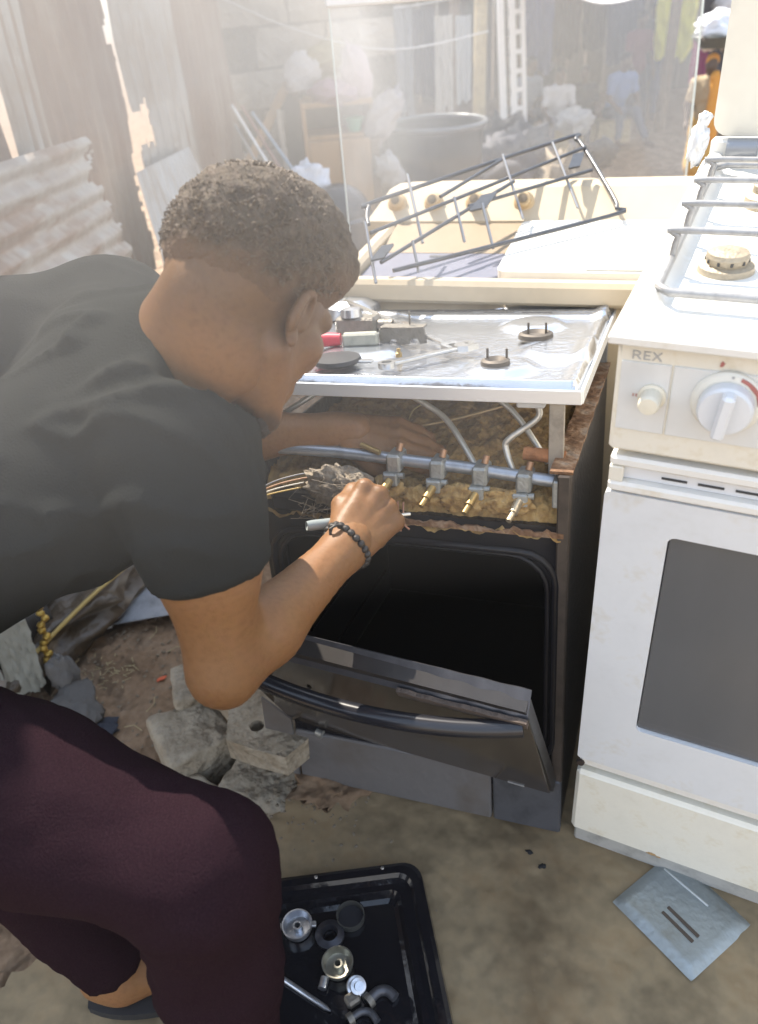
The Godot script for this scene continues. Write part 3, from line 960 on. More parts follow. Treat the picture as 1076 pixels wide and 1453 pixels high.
	piece("crumpled_paper", cr, mat("paper_white", lin(0.55, 0.58, 0.64), 0.8, 0.0, null, 2.0, bump_mid, 0.8), "crumpled pale blue paper lying between the head and the black pot", "paper", Transform3D(Basis.IDENTITY, Vector3(-0.18, 0.49, -3.25)))

func rot3(yaw: float, ax: float, az: float) -> Basis:
	var y := deg_to_rad(yaw)
	var a := deg_to_rad(ax)
	var z := deg_to_rad(az)
	var by := Basis(Vector3(cos(y), 0, sin(y)), Vector3.UP, Vector3(-sin(y), 0, cos(y)))
	return by * Basis(Vector3.RIGHT, a) * Basis(Vector3(0, 0, 1), z)

# local point of an appliance: across, up, back
func p3(u: float, h: float, v: float) -> Vector3:
	return Vector3(u, h, -v)

func rrect(x0: float, y0: float, x1: float, y1: float, r: float, n := 5) -> PackedVector2Array:
	var out := PackedVector2Array()
	var cs := [Vector2(x1 - r, y0 + r), Vector2(x1 - r, y1 - r), Vector2(x0 + r, y1 - r), Vector2(x0 + r, y0 + r)]
	for k in 4:
		for i in n + 1:
			var a := -PI / 2 + k * PI / 2 + i * PI / 2 / n
			out.push_back(cs[k] + Vector2(cos(a), sin(a)) * r)
	return out

# a flat plate with a hole: loops of the same length, outer and inner
func plate_hole(mb: MB, outer: PackedVector2Array, inner: PackedVector2Array, z0: float, z1: float) -> void:
	var m := outer.size()
	for i in m:
		var j := (i + 1) % m
		var o := outer[i]
		var o2 := outer[j]
		var q := inner[i]
		var q2 := inner[j]
		for z in [[z0, -1.0], [z1, 1.0]]:
			mb.quad(Vector3(o.x, o.y, z[0]), Vector3(o2.x, o2.y, z[0]), Vector3(q2.x, q2.y, z[0]), Vector3(q.x, q.y, z[0]), Vector3(0, 0, z[1] * signf(z1 - z0)))
		var c := Vector2((outer[0].x + outer[m / 2].x) * 0.5, (outer[0].y + outer[m / 2].y) * 0.5)
		var d := (o + o2) * 0.5 - c
		mb.quad(Vector3(o.x, o.y, z0), Vector3(o2.x, o2.y, z0), Vector3(o2.x, o2.y, z1), Vector3(o.x, o.y, z1), Vector3(d.x, d.y, 0))
		d = (q + q2) * 0.5 - c
		mb.quad(Vector3(q.x, q.y, z0), Vector3(q2.x, q2.y, z0), Vector3(q2.x, q2.y, z1), Vector3(q.x, q.y, z1), Vector3(-d.x, -d.y, 0))

func loop3(poly: PackedVector2Array, z: float) -> Array:
	var o := []
	for p in poly:
		o.append(Vector3(p.x, p.y, z))
	o.append(Vector3(poly[0].x, poly[0].y, z))
	return o

# ------------------------------------------------------------------ twin tub washing machine
func make_washer() -> void:
	var cream := mat("cream_plastic", lin(0.55, 0.45, 0.31), 0.45, 0.0, tx_soft, 2.0)
	var white := mat("lid_white", lin(0.76, 0.73, 0.66), 0.4, 0.0, tx_soft, 2.0)
	var t := thing("washing_machine", "cream twin tub washing machine standing behind the open cooker", "washing machine", Transform3D(rot3(19.9, 1.5, 0.85), Vector3(-0.012, 0.697, -1.40)))
	var b := MB.new()
	b.bx(p3(-0.03, -0.765, 0.005), p3(0.76, -0.045, 0.47), 0.02)
	obj("body", b, cream, t)
	b = MB.new()
	b.bx(p3(-0.045, -0.043, -0.012), p3(0.78, -0.002, 0.018), 0.008)
	obj("front_rim", b, cream, t)
	b = MB.new()
	b.bx(p3(-0.045, -0.043, 0.02), p3(-0.015, 0.0, 0.33), 0.008)
	obj("side_rim", b, cream, t)
	b = MB.new()
	b.bx(p3(0.745, -0.043, 0.02), p3(0.78, 0.0, 0.33), 0.008)
	obj("side_rim", b, cream, t)
	# left lid: recessed lilac panel that slopes back into a tan wall
	b = MB.new()
	b.bx(p3(-0.013, -0.043, 0.02), p3(0.248, -0.02, 0.20), 0.003)
	obj("left_lid", b, mat("lilac_panel", lin(0.17, 0.175, 0.225), 0.35, 0.0, tx_soft, 2.0), t)
	b = MB.new()
	b.sheet(func(s: float, q: float) -> Vector3: return p3(-0.013 + s * 0.27, -0.02 + q * 0.02, 0.20 + q * 0.13), 6, 4, 0.01)
	obj("tub_slope", b, mat("tan_plastic", lin(0.27, 0.20, 0.12), 0.5, 0.0, tx_soft, 3.0), t)
	for k in 2:
		b = MB.new()
		for q in 5:
			b.bx(p3(0.095 + k * 0.032 + q * 0.0055 * (1.0 - 0.3 * k), -0.0195, 0.172), p3(0.099 + k * 0.032 + q * 0.0055 * (1.0 - 0.3 * k), -0.0188, 0.183), 0.0002)
		obj("lid_print", b, mat("print_grey", grey(0.10), 0.6), t)
	b = MB.new()
	var rl := MB.new()
	rl.xf = Transform3D(Basis(Vector3.RIGHT, -PI / 2), Vector3.ZERO)
	rl.prism(rrect(0.252, 0.022, 0.742, 0.325, 0.02), -0.03, 0.006)
	obj("right_lid", rl, white, t)
	b = MB.new()
	b.bx(p3(0.40, 0.0062, 0.03), p3(0.60, 0.011, 0.045), 0.002)
	obj("lid_handle", b, white, t)
	# console: low sloped bank along the back
	b = MB.new()
	var side := PackedVector2Array([Vector2(0.332, -0.05), Vector2(0.332, 0.004), Vector2(0.40, 0.052), Vector2(0.425, 0.058), Vector2(0.475, 0.05), Vector2(0.475, -0.05)])
	var left := -0.085
	var cons := MB.new()
	for sgm in [[0.0, 0.0]]:
		var lft := []
		var rgt := []
		for p in side:
			var tz := clampf((p.y + 0.0) / 0.058, 0.0, 1.0)
			lft.append(p3(left + 0.03 * tz + 0.05 * clampf((p.x - 0.38) / 0.09, 0, 1), p.y, p.x))
			rgt.append(p3(0.80 - 0.05 * tz, p.y, p.x))
		var cc := p3(0.3, 0.0, 0.4)
		for i in side.size():
			var j := (i + 1) % side.size()
			cons.quad(lft[i], lft[j], rgt[j], rgt[i], (lft[i] + lft[j]) * 0.5 - p3(lft[i].x, 0.0, 0.4))
		for i in range(1, side.size() - 1):
			cons.tri(lft[0], lft[i], lft[i + 1], Vector3.LEFT)
			cons.tri(rgt[0], rgt[i], rgt[i + 1], Vector3.RIGHT)
	obj("console", cons, cream, t)
	var slope := Basis(Vector3.RIGHT, deg_to_rad(54.0))
	for k in 4:
		var u: float = [-0.022, 0.058, 0.147, 0.247][k]
		var kb := MB.new()
		kb.lathe([Vector2(0.021, 0.0), Vector2(0.021, 0.004), Vector2(0.016, 0.006), Vector2(0.0145, 0.018), Vector2(0.012, 0.021), Vector2(0.0, 0.021)], 20, Transform3D(slope, p3(u, 0.03, 0.368)))
		var ko := obj("knob", kb, mat("knob_cream", lin(0.55, 0.40, 0.22), 0.4), t)
		kb = MB.new()
		kb.lathe([Vector2(0.009, 0.0), Vector2(0.009, 0.004), Vector2(0.0, 0.005)], 12, Transform3D(slope, p3(u, 0.03, 0.368) + slope * Vector3(0, 0.0205, 0)))
		obj("cap", kb, mat("knob_cap", lin(0.22, 0.17, 0.11), 0.4), ko)

# ------------------------------------------------------------------ black wire pan support leaning on the washer
func make_pan_support() -> void:
	var m := mat("black_wire", lin(0.10, 0.103, 0.11), 0.38, 0.5, tx_wear, 8.0)
	var bl := Vector3(0.028, 0.718, -1.333)
	var br := Vector3(0.508, 0.738, -1.533)
	var tl := Vector3(0.019, 0.794, -1.511)
	var tr := Vector3(0.480, 0.836, -1.804)
	var o := (bl + br + tl + tr) * 0.25
	var t := thing("pan_support", "black wire pan support leaning askew on the washing machine", "pan support", Transform3D(Basis.IDENTITY, o))
	var at := func(s: float, q: float, lift := 0.0) -> Vector3:
		var nn := (br - bl).cross(tl - bl).normalized()
		return bl.lerp(br, s).lerp(tl.lerp(tr, s), q) - o + nn * lift
	var b := MB.new()
	var r := 0.0041
	b.tube([at.call(0.06, 0.0), at.call(0.94, 0.0), at.call(0.985, 0.06), at.call(1.0, 0.2), at.call(1.0, 0.82), at.call(0.985, 0.95), at.call(0.94, 1.0), at.call(0.06, 1.0), at.call(0.015, 0.95), at.call(0.0, 0.82), at.call(0.0, 0.7)], r, 8, 4)
	obj("frame", b, m, t)
	for q in [[0.0, 0.55, 0.62], [0.34, 0.5, 0.55]]:
		pass
	var rods := [[Vector2(0.0, 0.55), Vector2(1.0, 0.80)], [Vector2(0.02, 0.12), Vector2(0.62, 0.66)], [Vector2(0.40, 0.52), Vector2(0.97, 0.52)], [Vector2(0.30, 0.75), Vector2(0.62, 0.98)]]
	for q in rods:
		b = MB.new()
		b.tube([at.call(q[0].x, q[0].y, 0.004), at.call(q[1].x, q[1].y, 0.004)], 0.0036, 8)
		obj("bar", b, m, t)
	for q in [[0.0, 0.0, 0.62], [0.20, 0.35, 1.1], [0.36, 0.22, 0.60], [0.62, 0.3, 0.95], [0.16, 0.0, 0.2], [0.86, 0.25, 0.9], [0.46, 0.05, 0.42]]:
		b = MB.new()
		b.tube([at.call(q[0], q[1], -0.018), at.call(q[0] - 0.02, q[2], 0.02)], 0.0028, 6)
		obj("prong", b, mat("worn_wire", lin(0.30, 0.30, 0.31), 0.35, 0.6), t)
	for q in [[0.03, 0.22, 0.09], [0.46, 0.50, 0.13], [0.92, 0.66, 0.1]]:
		b = MB.new()
		b.sheet(func(s: float, w: float) -> Vector3: return at.call(q[0] + (s - 0.5) * q[2], q[1] + (w - 0.5) * 0.16 * (1.0 - absf(s - 0.5) * 1.8) + (s - 0.5) * 0.12, 0.01), 8, 4, 0.004)
		obj("pot_finger", b, m, t)

# ------------------------------------------------------------------ glass sheet behind
func make_glass() -> void:
	var t := thing("glass_sheet", "large dusty clear glass sheet standing upright behind the washing machine", "glass sheet", Transform3D(Basis(Vector3(1, 0, 0.02).normalized(), Vector3(-0.01, 1, -0.10).normalized(), Vector3(-0.02, 0.10, 1).normalized()), Vector3(0.40, -0.07, -2.0)))
	var g := StandardMaterial3D.new()
	g.resource_name = "dusty_glass"
	g.albedo_color = Color(0.90, 0.92, 0.95, 0.065)
	g.transparency = BaseMaterial3D.TRANSPARENCY_ALPHA
	g.roughness = 0.12
	var b := MB.new()
	b.bx(Vector3(-0.41, 0.0, -0.002), Vector3(0.44, 1.19, 0.002), 0.001)
	obj("pane", b, g, t)
	var em := mat("glass_edge", lin(0.62, 0.68, 0.66), 0.25)
	for x in [-0.4125, 0.4425]:
		b = MB.new()
		b.bx(Vector3(x - 0.002, 0.0, -0.0026), Vector3(x + 0.002, 1.19, 0.0026), 0.0008)
		obj("edge", b, em, t)
	b = MB.new()
	b.bx(Vector3(-0.42, 1.165, -0.012), Vector3(-0.05, 1.215, 0.012), 0.004)
	obj("top_clamp", b, mat("white_trim", grey(0.72), 0.4), t)

# ------------------------------------------------------------------ the open gas cooker
func make_cooker() -> void:
	var bs := rot3(22.2, -7.4, 3.5)
	var t := thing("gas_cooker", "dismantled black gas cooker with its oven door hanging open", "cooker", Transform3D(bs, Vector3(-0.167, 0.0, -0.879)))
	var enamel := mat("black_enamel", lin(0.010, 0.010, 0.013), 0.16, 0.0, null, 2.0, bump_fine, 0.08)
	var inner := mat("black_liner", lin(0.003, 0.003, 0.004), 0.35)
	var panel := mat("dark_panel", lin(0.045, 0.042, 0.042), 0.5, 0.2, tx_wear, 3.0, bump_fine, 0.3)
	var rusty := mat("rusty_steel", Color.WHITE, 0.85, 0.15, ramp_tex("rim_rust", 81, 0.02, [[0.0, lin(0.09, 0.05, 0.03)], [0.4, lin(0.20, 0.11, 0.06)], [0.6, lin(0.30, 0.20, 0.13)], [1.0, lin(0.34, 0.31, 0.28)]]), 5.0, bump_rough, 0.5)
	var steel := mat("worktop_steel", lin(0.60, 0.63, 0.68), 0.22, 0.88, tx_soft, 3.0, bump_fine, 0.12)
	var alu := mat("alu_pipe", lin(0.62, 0.60, 0.55), 0.38, 0.6, tx_wear, 5.0)
	inner.metallic_specular = 0.2
	enamel.metallic_specular = 0.35
	var W := 0.436
	var b := MB.new()
	# front frame with its rounded opening, two pressed beads
	plate_hole(b, rrect(0.0, 0.07, W, 0.528, 0.012), rrect(0.022, 0.13, 0.412, 0.486, 0.05), 0.0, -0.018)
	var fr := obj("front_frame", b, enamel, t)
	for q in [[0.012, 0.012, 0.006, 0.045], [0.022, 0.018, 0.004, 0.05]]:
		b = MB.new()
		b.tube(loop3(rrect(q[0], 0.12 + q[1], W - q[0], 0.500 - q[1], q[3]), 0.001), q[2], 8)
		obj("pressed_bead", b, enamel, fr)
	b = MB.new()
	b.bx(p3(0.02, 0.515, -0.005), p3(0.12, 0.545, 0.03), 0.006)
	obj("door_catch", b, enamel, fr)
	# cavity: five enamelled walls
	b = MB.new()
	for q in [[p3(0.02, 0.125, 0.02), p3(0.025, 0.49, 0.42)], [p3(0.41, 0.125, 0.02), p3(0.415, 0.49, 0.42)], [p3(0.0255, 0.125, 0.02), p3(0.4095, 0.13, 0.42)], [p3(0.0255, 0.485, 0.02), p3(0.4095, 0.49, 0.42)], [p3(0.0255, 0.1305, 0.415), p3(0.4095, 0.4845, 0.42)]]:
		b.bx(q[0], q[1], 0.001)
	var cav := obj("oven_cavity", b, inner, t)
	for k in 6:
		b = MB.new()
		var h := 0.19 + (k / 2) * 0.085
		var u := 0.0275 if k % 2 == 0 else 0.4075
		b.tube([p3(u, h, 0.05), p3(u, h, 0.39)], 0.0035, 6)
		obj("shelf_rail", b, inner, cav)
	# outer sides, back, rusty rims
	b = MB.new()
	b.bx(p3(W - 0.004, 0.0, 0.02), p3(W + 0.002, 0.60, 0.475), 0.001)
	var sp := obj("side_panel", b, panel, t)
	b = MB.new()
	b.sheet(func(s: float, q: float) -> Vector3: return p3(W - 0.022 + s * 0.028, 0.604 + 0.002 * sin(q * 40.0), 0.0 + q * 0.48), 4, 24, 0.004)
	obj("rim", b, rusty, sp, "rusty upper rim of the right side")
	b = MB.new()
	b.bx(p3(W - 0.012, 0.07, -0.004), p3(W + 0.004, 0.60, 0.018), 0.002)
	obj("front_edge", b, mat("worn_edge", lin(0.07, 0.055, 0.045), 0.6, 0.2, tx_wear, 6.0), sp)
	b = MB.new()
	b.bx(p3(-0.006, 0.0, 0.02), p3(0.0, 0.60, 0.475), 0.001)
	obj("side_panel", b, panel, t)
	b = MB.new()
	b.bx(p3(-0.004, 0.0, 0.477), p3(W, 0.68, 0.482), 0.001)
	obj("back_panel", b, mat("galvanised", lin(0.28, 0.29, 0.30), 0.5, 0.5, tx_wear, 3.0), t)
	b = MB.new()
	b.bx(p3(0.005, 0.035, 0.03), p3(W - 0.01, 0.06, 0.46), 0.002)
	obj("floor_panel", b, panel, t)
	for q in [[0.03, 0.05], [W - 0.03, 0.05], [0.03, 0.43], [W - 0.03, 0.43]]:
		b = MB.new()
		b.lathe([Vector2(0, 0.0), Vector2(0.015, 0.0), Vector2(0.012, 0.034), Vector2(0, 0.034)], 12, Transform3D(Basis.IDENTITY, p3(q[0], 0.002, q[1])))
		obj("foot", b, inner, t)
	# glass wool blanket over the cavity, rolled over the front edge
	var wool := mat("glass_wool", Color.WHITE, 1.0, 0.0, ramp_tex("wool", 83, 0.022, [[0.0, lin(0.09, 0.05, 0.02)], [0.35, lin(0.24, 0.14, 0.05)], [0.55, lin(0.36, 0.23, 0.085)], [0.75, lin(0.42, 0.29, 0.13)], [1.0, lin(0.26, 0.19, 0.12)]], 512), 4.0, bump_rough, 1.0)
	var wn := noise(85, 9.0, 4)
	b = MB.new()
	b.sheet(func(s: float, q: float) -> Vector3:
		var hh := 0.548 + 0.03 * smoothstep(0.0, 0.25, q) - 0.035 * (1.0 - smoothstep(0.0, 0.08, q)) + 0.011 * wn.get_noise_2d(s * 1.0, q * 1.0) + 0.006 * wn.get_noise_2d(s * 5.0, q * 5.0)
		return p3(0.004 + s * 0.426, hh, -0.006 + q * 0.47), 90, 90, 0.0)
	var wo := obj("insulation", b, wool, t)
	wo.set_meta("label", "yellow brown glass wool over the oven")
	for q in [[0.30, 0.553, 0.012, 0.034, 0.024], [0.355, 0.550, 0.015, 0.036, 0.022], [0.245, 0.548, 0.02, 0.03, 0.018], [0.19, 0.553, 0.02, 0.03, 0.022]]:
		b = MB.new()
		b.ball(p3(q[0], q[1], q[2]), Vector3(q[3], q[4] * 0.8, 0.014), 26, Basis.IDENTITY, 0.35, int(q[0] * 1000))
		obj("wool_tuft", b, wool, wo)
	# dusty torn felt beside the hand
	b = MB.new()
	b.ball(p3(0.135, 0.560, -0.005), Vector3(0.055, 0.028, 0.025), 30, Basis(Vector3(0, 0, 1), -0.3), 0.5, 871)
	obj("torn_felt", b, mat("felt_grey", Color.WHITE, 1.0, 0.0, ramp_tex("felt", 87, 0.03, [[0.0, lin(0.07, 0.055, 0.04)], [0.5, lin(0.20, 0.165, 0.125)], [1.0, lin(0.36, 0.31, 0.24)]]), 6.0, bump_rough, 1.2), wo)
	b = MB.new()
	for k in 60:
		var a := p3(0.08 + rng.randf() * 0.12, 0.535 + rng.randf() * 0.05, -0.01 - rng.randf() * 0.02)
		b.tube([a, a + Vector3(rng.randf_range(-0.02, 0.02), rng.randf_range(-0.02, 0.012), rng.randf_range(0, 0.02)), a + Vector3(rng.randf_range(-0.03, 0.03), rng.randf_range(-0.03, 0.01), rng.randf_range(0, 0.02))], 0.0005, 3)
	var fib := obj("loose_fibres", b, mats["felt_grey"], wo)
	fib.set_meta("kind", "stuff")
	# jagged rust strip where the front panel tore off
	b = MB.new()
	var poly := PackedVector2Array()
	for k in 45:
		var u := 0.20 + k * 0.0053
		poly.push_back(Vector2(u, 0.521 + 0.006 * wn.get_noise_1d(u * 3.0) + 0.004 * wn.get_noise_1d(u * 11.0)))
	for k in 45:
		poly.push_back(Vector2(0.4332 - k * 0.0053, 0.514))
	b.prism(poly, 0.0015, 0.005)
	obj("torn_edge", b, rusty, t)
	# manifold pipe, clamps, taps
	var pipe := mat("manifold_steel", lin(0.36, 0.39, 0.44), 0.34, 0.65, tx_wear, 7.0)
	b = MB.new()
	b.tube([p3(-0.01, 0.600, 0.03), p3(0.12, 0.599, 0.03), p3(0.30, 0.588, 0.03), p3(0.418, 0.577, 0.03)], 0.0085, 14)
	var man := obj("manifold_pipe", b, pipe, t)
	var brass := mat("brass", lin(0.38, 0.26, 0.10), 0.42, 0.7, tx_wear, 9.0)
	var zincm := mat("tap_metal", lin(0.33, 0.34, 0.33), 0.45, 0.55, tx_wear, 9.0, bump_fine, 0.4)
	for k in 4:
		var u: float = [0.205, 0.265, 0.322, 0.379][k]
		var h := 0.5945 - (u - 0.2) * 0.09
		b = MB.new()
		b.bx(p3(u - 0.010, h - 0.014, 0.012), p3(u + 0.010, h + 0.012, 0.046), 0.003)
		var tap := obj("gas_tap", b, zincm, t)
		b = MB.new()
		b.tube([p3(u - 0.014, h - 0.017, 0.014), p3(u + 0.014, h - 0.017, 0.014)], 0.0045, 8)
		b.bx(p3(u - 0.013, h - 0.03, 0.004), p3(u + 0.007, h - 0.012, 0.02), 0.002)
		obj("tap_body", b, zincm, tap)
		b = MB.new()
		b.tube([p3(u - 0.004, h - 0.022, 0.006), p3(u - 0.008, h - 0.03, -0.012)], 0.0062, 8)
		b.tube([p3(u - 0.008, h - 0.03, -0.012), p3(u - 0.0115, h - 0.0355, -0.024)], 0.0038, 8)
		obj("brass_stem", b, brass if k < 3 else mat("brass_dull", lin(0.5, 0.42, 0.3), 0.4, 0.7), tap)
		b = MB.new()
		b.tube([p3(u + 0.004, h + 0.012, 0.03), p3(u + 0.006, h + 0.022, 0.034)], 0.0048, 6)
		obj("nut", b, mat("copper_nut", lin(0.42, 0.24, 0.14), 0.45, 0.6, tx_wear, 9.0), tap)
	b = MB.new()
	b.bx(p3(0.417, 0.553, 0.0), p3(0.430, 0.590, 0.03), 0.002)
	b.bx(p3(0.405, 0.570, 0.028), p3(0.430, 0.585, 0.034), 0.002)
	obj("manifold_bracket", b, zincm, t)
	b = MB.new()
	b.tube([p3(0.372, 0.603, 0.055), p3(0.425, 0.600, 0.055)], 0.009, 10)
	obj("rusty_ferrule", b, mat("orange_rust", lin(0.40, 0.18, 0.08), 0.85, 0.1, tx_wear, 6.0, bump_rough, 0.5), t)
	b = MB.new()
	b.tube([p3(0.155, 0.612, 0.03), p3(0.185, 0.606, 0.02)], 0.004, 6)
	obj("brass_nozzle", b, brass, man)
	# gas pipes from the taps up to the burners
	for q in [[p3(0.158, 0.685, 0.12), p3(0.175, 0.678, 0.10), p3(0.222, 0.652, 0.10), p3(0.262, 0.628, 0.09), p3(0.31, 0.585, 0.045)], [p3(0.255, 0.690, 0.14), p3(0.285, 0.675, 0.12), p3(0.345, 0.642, 0.11), p3(0.400, 0.580, 0.08)], [p3(0.376, 0.680, 0.07), p3(0.388, 0.662, 0.068), p3(0.386, 0.646, 0.066), p3(0.352, 0.620, 0.06), p3(0.348, 0.606, 0.058), p3(0.362, 0.575, 0.045)], [p3(0.10, 0.690, 0.16), p3(0.07, 0.665, 0.11), p3(0.0, 0.625, 0.07)]]:
		b = MB.new()
		b.tube(q, 0.0042, 10, 5)
		obj("gas_pipe", b, alu, t)
	b = MB.new()
	b.bx(p3(0.362, 0.664, 0.055), p3(0.398, 0.678, 0.085), 0.002)
	obj("pipe_bracket", b, mat("pale_bracket", grey(0.62), 0.5), t)
	b = MB.new()
	b.tube([p3(0.20, 0.606, 0.12), p3(0.27, 0.618, 0.14), p3(0.36, 0.642, 0.16)], 0.0022, 6, 4)
	obj("copper_capillary", b, mat("copper", lin(0.50, 0.35, 0.18), 0.4, 0.7), t)
	b = MB.new()
	b.tube([p3(0.175, 0.585, 0.16), p3(0.19, 0.62, 0.15), p3(0.215, 0.635, 0.15)], 0.0012, 5, 5)
	obj("thin_wire", b, mat("yellow_wire", lin(0.55, 0.42, 0.16), 0.5), t)
	b = MB.new()
	b.bx(p3(0.405, 0.575, 0.045), p3(0.424, 0.680, 0.052), 0.001)
	obj("corner_strut", b, mat("tan_strut", lin(0.36, 0.32, 0.27), 0.6, 0.3, tx_wear, 5.0), t)
	for k in 4:
		b = MB.new()
		var dy := 0.006 * k
		b.tube([p3(-0.03, 0.535 + dy * 0.4, -0.03), p3(0.01, 0.548 + dy * 0.5, -0.035), p3(0.05, 0.556 + dy, -0.02), p3(0.10, 0.562 + dy, 0.0), p3(0.15, 0.57, 0.01)], 0.0011, 5, 5)
		obj("wire", b, mat("wire_%d" % k, [lin(0.58, 0.38, 0.08), lin(0.60, 0.56, 0.48), lin(0.45, 0.22, 0.10), lin(0.18, 0.18, 0.20)][k], 0.5), t)
	for k in 3:
		b = MB.new()
		b.tube([p3(0.205 + k * 0.008, 0.545, 0.0), p3(0.215 + k * 0.006, 0.525, -0.02), p3(0.212 + k * 0.012, 0.51 + k * 0.004, -0.025)], 0.0014, 5, 4)
		obj("copper_strand", b, mat("copper_red", lin(0.40, 0.20, 0.13), 0.5, 0.3), t)
	# the hob sheet: pressed steel, raised beads, slots, burner seats
	var hs := func(s: float, q: float) -> float:
		var u := s * 0.5 - 0.055
		var v := q * 0.50 + 0.04
		var h := 0.702
		var e := minf(minf(u + 0.055, 0.445 - u), minf(v - 0.04, 0.54 - v))
		h -= 0.006 * smoothstep(0.014, 0.034, e)
		h -= 0.02 * (1.0 - smoothstep(0.0, 0.01, e))
		for c in [[0.40, 0.21, 0.075], [0.33, 0.12, 0.055], [0.10, 0.20, 0.075], [0.33, 0.36, 0.06], [0.06, 0.37, 0.07]]:
			var d := Vector2(u - c[0], v - c[1]).length()
			h += 0.007 * (1.0 - smoothstep(c[2] * 0.55, c[2], d))
		for c in [0.415, 0.450, 0.485]:
			h += 0.007 * exp(-pow((v - c) / 0.006, 2.0))
		return h
	b = MB.new()
	b.sheet(func(s: float, q: float) -> Vector3: return p3(s * 0.5 - 0.055, hs.call(s, q), q * 0.50 + 0.04), 100, 100, 0.0015)
	var hob := obj("hob_panel", b, steel, t)
	b = MB.new()
	b.bx(p3(-0.055, 0.676, 0.0385), p3(0.445, 0.694, 0.0425), 0.0015)
	b.bx(p3(0.4425, 0.676, 0.043), p3(0.4465, 0.694, 0.54), 0.0015)
	obj("hob_lip", b, mat("lip_white", lin(0.72, 0.73, 0.74), 0.3, 0.4), hob)
	for q in [[0.10, 0.455], [0.165, 0.452], [0.235, 0.448], [0.30, 0.443]]:
		b = MB.new()
		b.bx(p3(q[0], 0.7035, q[1] - 0.025), p3(q[0] + 0.05, 0.7045, q[1] - 0.020), 0.0004)
		obj("vent_slot", b, mat("slot_black", grey(0.03), 0.7), hob)
	for q in [[0.350, 0.265, 0.020], [0.322, 0.118, 0.014]]:
		b = MB.new()
		b.lathe([Vector2(q[2] + 0.006, 0.0), Vector2(q[2] + 0.005, 0.006), Vector2(q[2], 0.008), Vector2(q[2] - 0.006, 0.003), Vector2(0.0, 0.003)], 24, Transform3D(Basis.IDENTITY, p3(q[0], 0.702, q[1])))
		var bu := obj("burner_seat", b, mat("burnt_metal", lin(0.13, 0.11, 0.09), 0.6, 0.4, tx_wear, 9.0), hob)
		for k in 2:
			b = MB.new()
			b.tube([p3(q[0] - 0.012 + 0.026 * k, 0.705, q[1] + 0.006), p3(q[0] - 0.012 + 0.026 * k, 0.722, q[1] + 0.006)], 0.0018, 5)
			obj("igniter_pin", b, mats["burnt_metal"], bu)
	b = MB.new()
	b.lathe([Vector2(0.055, 0.0), Vector2(0.05, 0.018), Vector2(0.03, 0.028), Vector2(0.0, 0.03)], 24, Transform3D(Basis.IDENTITY, p3(-0.01, 0.70, 0.43)))
	obj("burner_dome", b, mat("bright_cap", lin(0.55, 0.56, 0.58), 0.25, 0.8), hob)
	# lower panel, folded at its left end, with a seam
	var grey_m := mat("grey_lacquer", lin(0.17, 0.165, 0.168), 0.42, 0.25, ramp_tex("lacquer", 91, 0.01, [[0.0, lin(0.75, 0.68, 0.6)], [0.5, grey(0.95)], [1.0, grey(1.0)]]), 2.0, bump_fine, 0.15)
	b = MB.new()
	b.bx(p3(0.0, 0.0, -0.006), p3(0.333, 0.106, 0.010), 0.003)
	obj("lower_panel", b, grey_m, t)
	b = MB.new()
	b.bx(p3(0.336, 0.0, -0.006), p3(W + 0.004, 0.106, 0.010), 0.003)
	obj("lower_panel", b, mat("grey_lacquer_dark", lin(0.085, 0.088, 0.10), 0.4, 0.25, tx_wear, 3.0), t)
	b = MB.new()
	b.prism(PackedVector2Array([Vector2(-0.056, 0.045), Vector2(-0.002, 0.0), Vector2(-0.002, 0.13), Vector2(-0.052, 0.165)]), 0.004, 0.008)
	obj("folded_panel_end", b, grey_m, t)
	# the door, hinged on the lower panel and leaning out
	var th := deg_to_rad(32.0)
	var dx := Transform3D(Basis(Vector3.RIGHT, th), p3(0.0, 0.106, 0.0)) * Transform3D(Basis.IDENTITY, Vector3(0.432, 0, 0)) * Transform3D(Basis(Vector3.UP, deg_to_rad(-4.5)), Vector3.ZERO) * Transform3D(Basis.IDENTITY, Vector3(-0.432, 0, 0))
	var door := MB.new()
	door.xf = dx
	plate_hole(door, PackedVector2Array([Vector2(-0.01, 0.0), Vector2(0.432, 0.0), Vector2(0.425, 0.36), Vector2(-0.005, 0.372)]), PackedVector2Array([Vector2(0.03, 0.03), Vector2(0.39, 0.03), Vector2(0.385, 0.33), Vector2(0.03, 0.335)]), 0.0, 0.02)
	var dm := mat("door_dark", lin(0.040, 0.036, 0.034), 0.3, 0.2, tx_wear, 3.0)
	var dr := obj("oven_door", door, dm, t)
	var add := func(called: String, mm: MB, m: Material) -> void:
		obj(called, mm, m, dr)
	var gm := MB.new()
	gm.xf = dx
	gm.bx(Vector3(-0.008, 0.004, 0.0205), Vector3(0.428, 0.345, 0.0245), 0.001)
	add.call("outer_glass", gm, mat("smoked_glass", lin(0.052, 0.044, 0.038), 0.12, 0.0, tx_wear, 2.5))
	gm = MB.new()
	gm.xf = dx
	gm.bx(Vector3(0.025, 0.02, -0.004), Vector3(0.395, 0.345, -0.001), 0.001)
	add.call("inner_glass", gm, mats["smoked_glass"])
	gm = MB.new()
	gm.xf = dx
	gm.sheet(func(s: float, q: float) -> Vector3: return Vector3(-0.006 + s * 0.433, 0.346 + q * 0.028 * (1.0 - 0.25 * s) + 0.0015 * sin(s * 60.0) * smoothstep(0.55, 1.0, s), 0.026 - q * 0.030), 60, 6, 0.003)
	add.call("top_trim", gm, mat("trim_steel", lin(0.09, 0.09, 0.10), 0.34, 0.6, tx_wear, 5.0))
	gm = MB.new()
	gm.xf = dx
	var hp := []
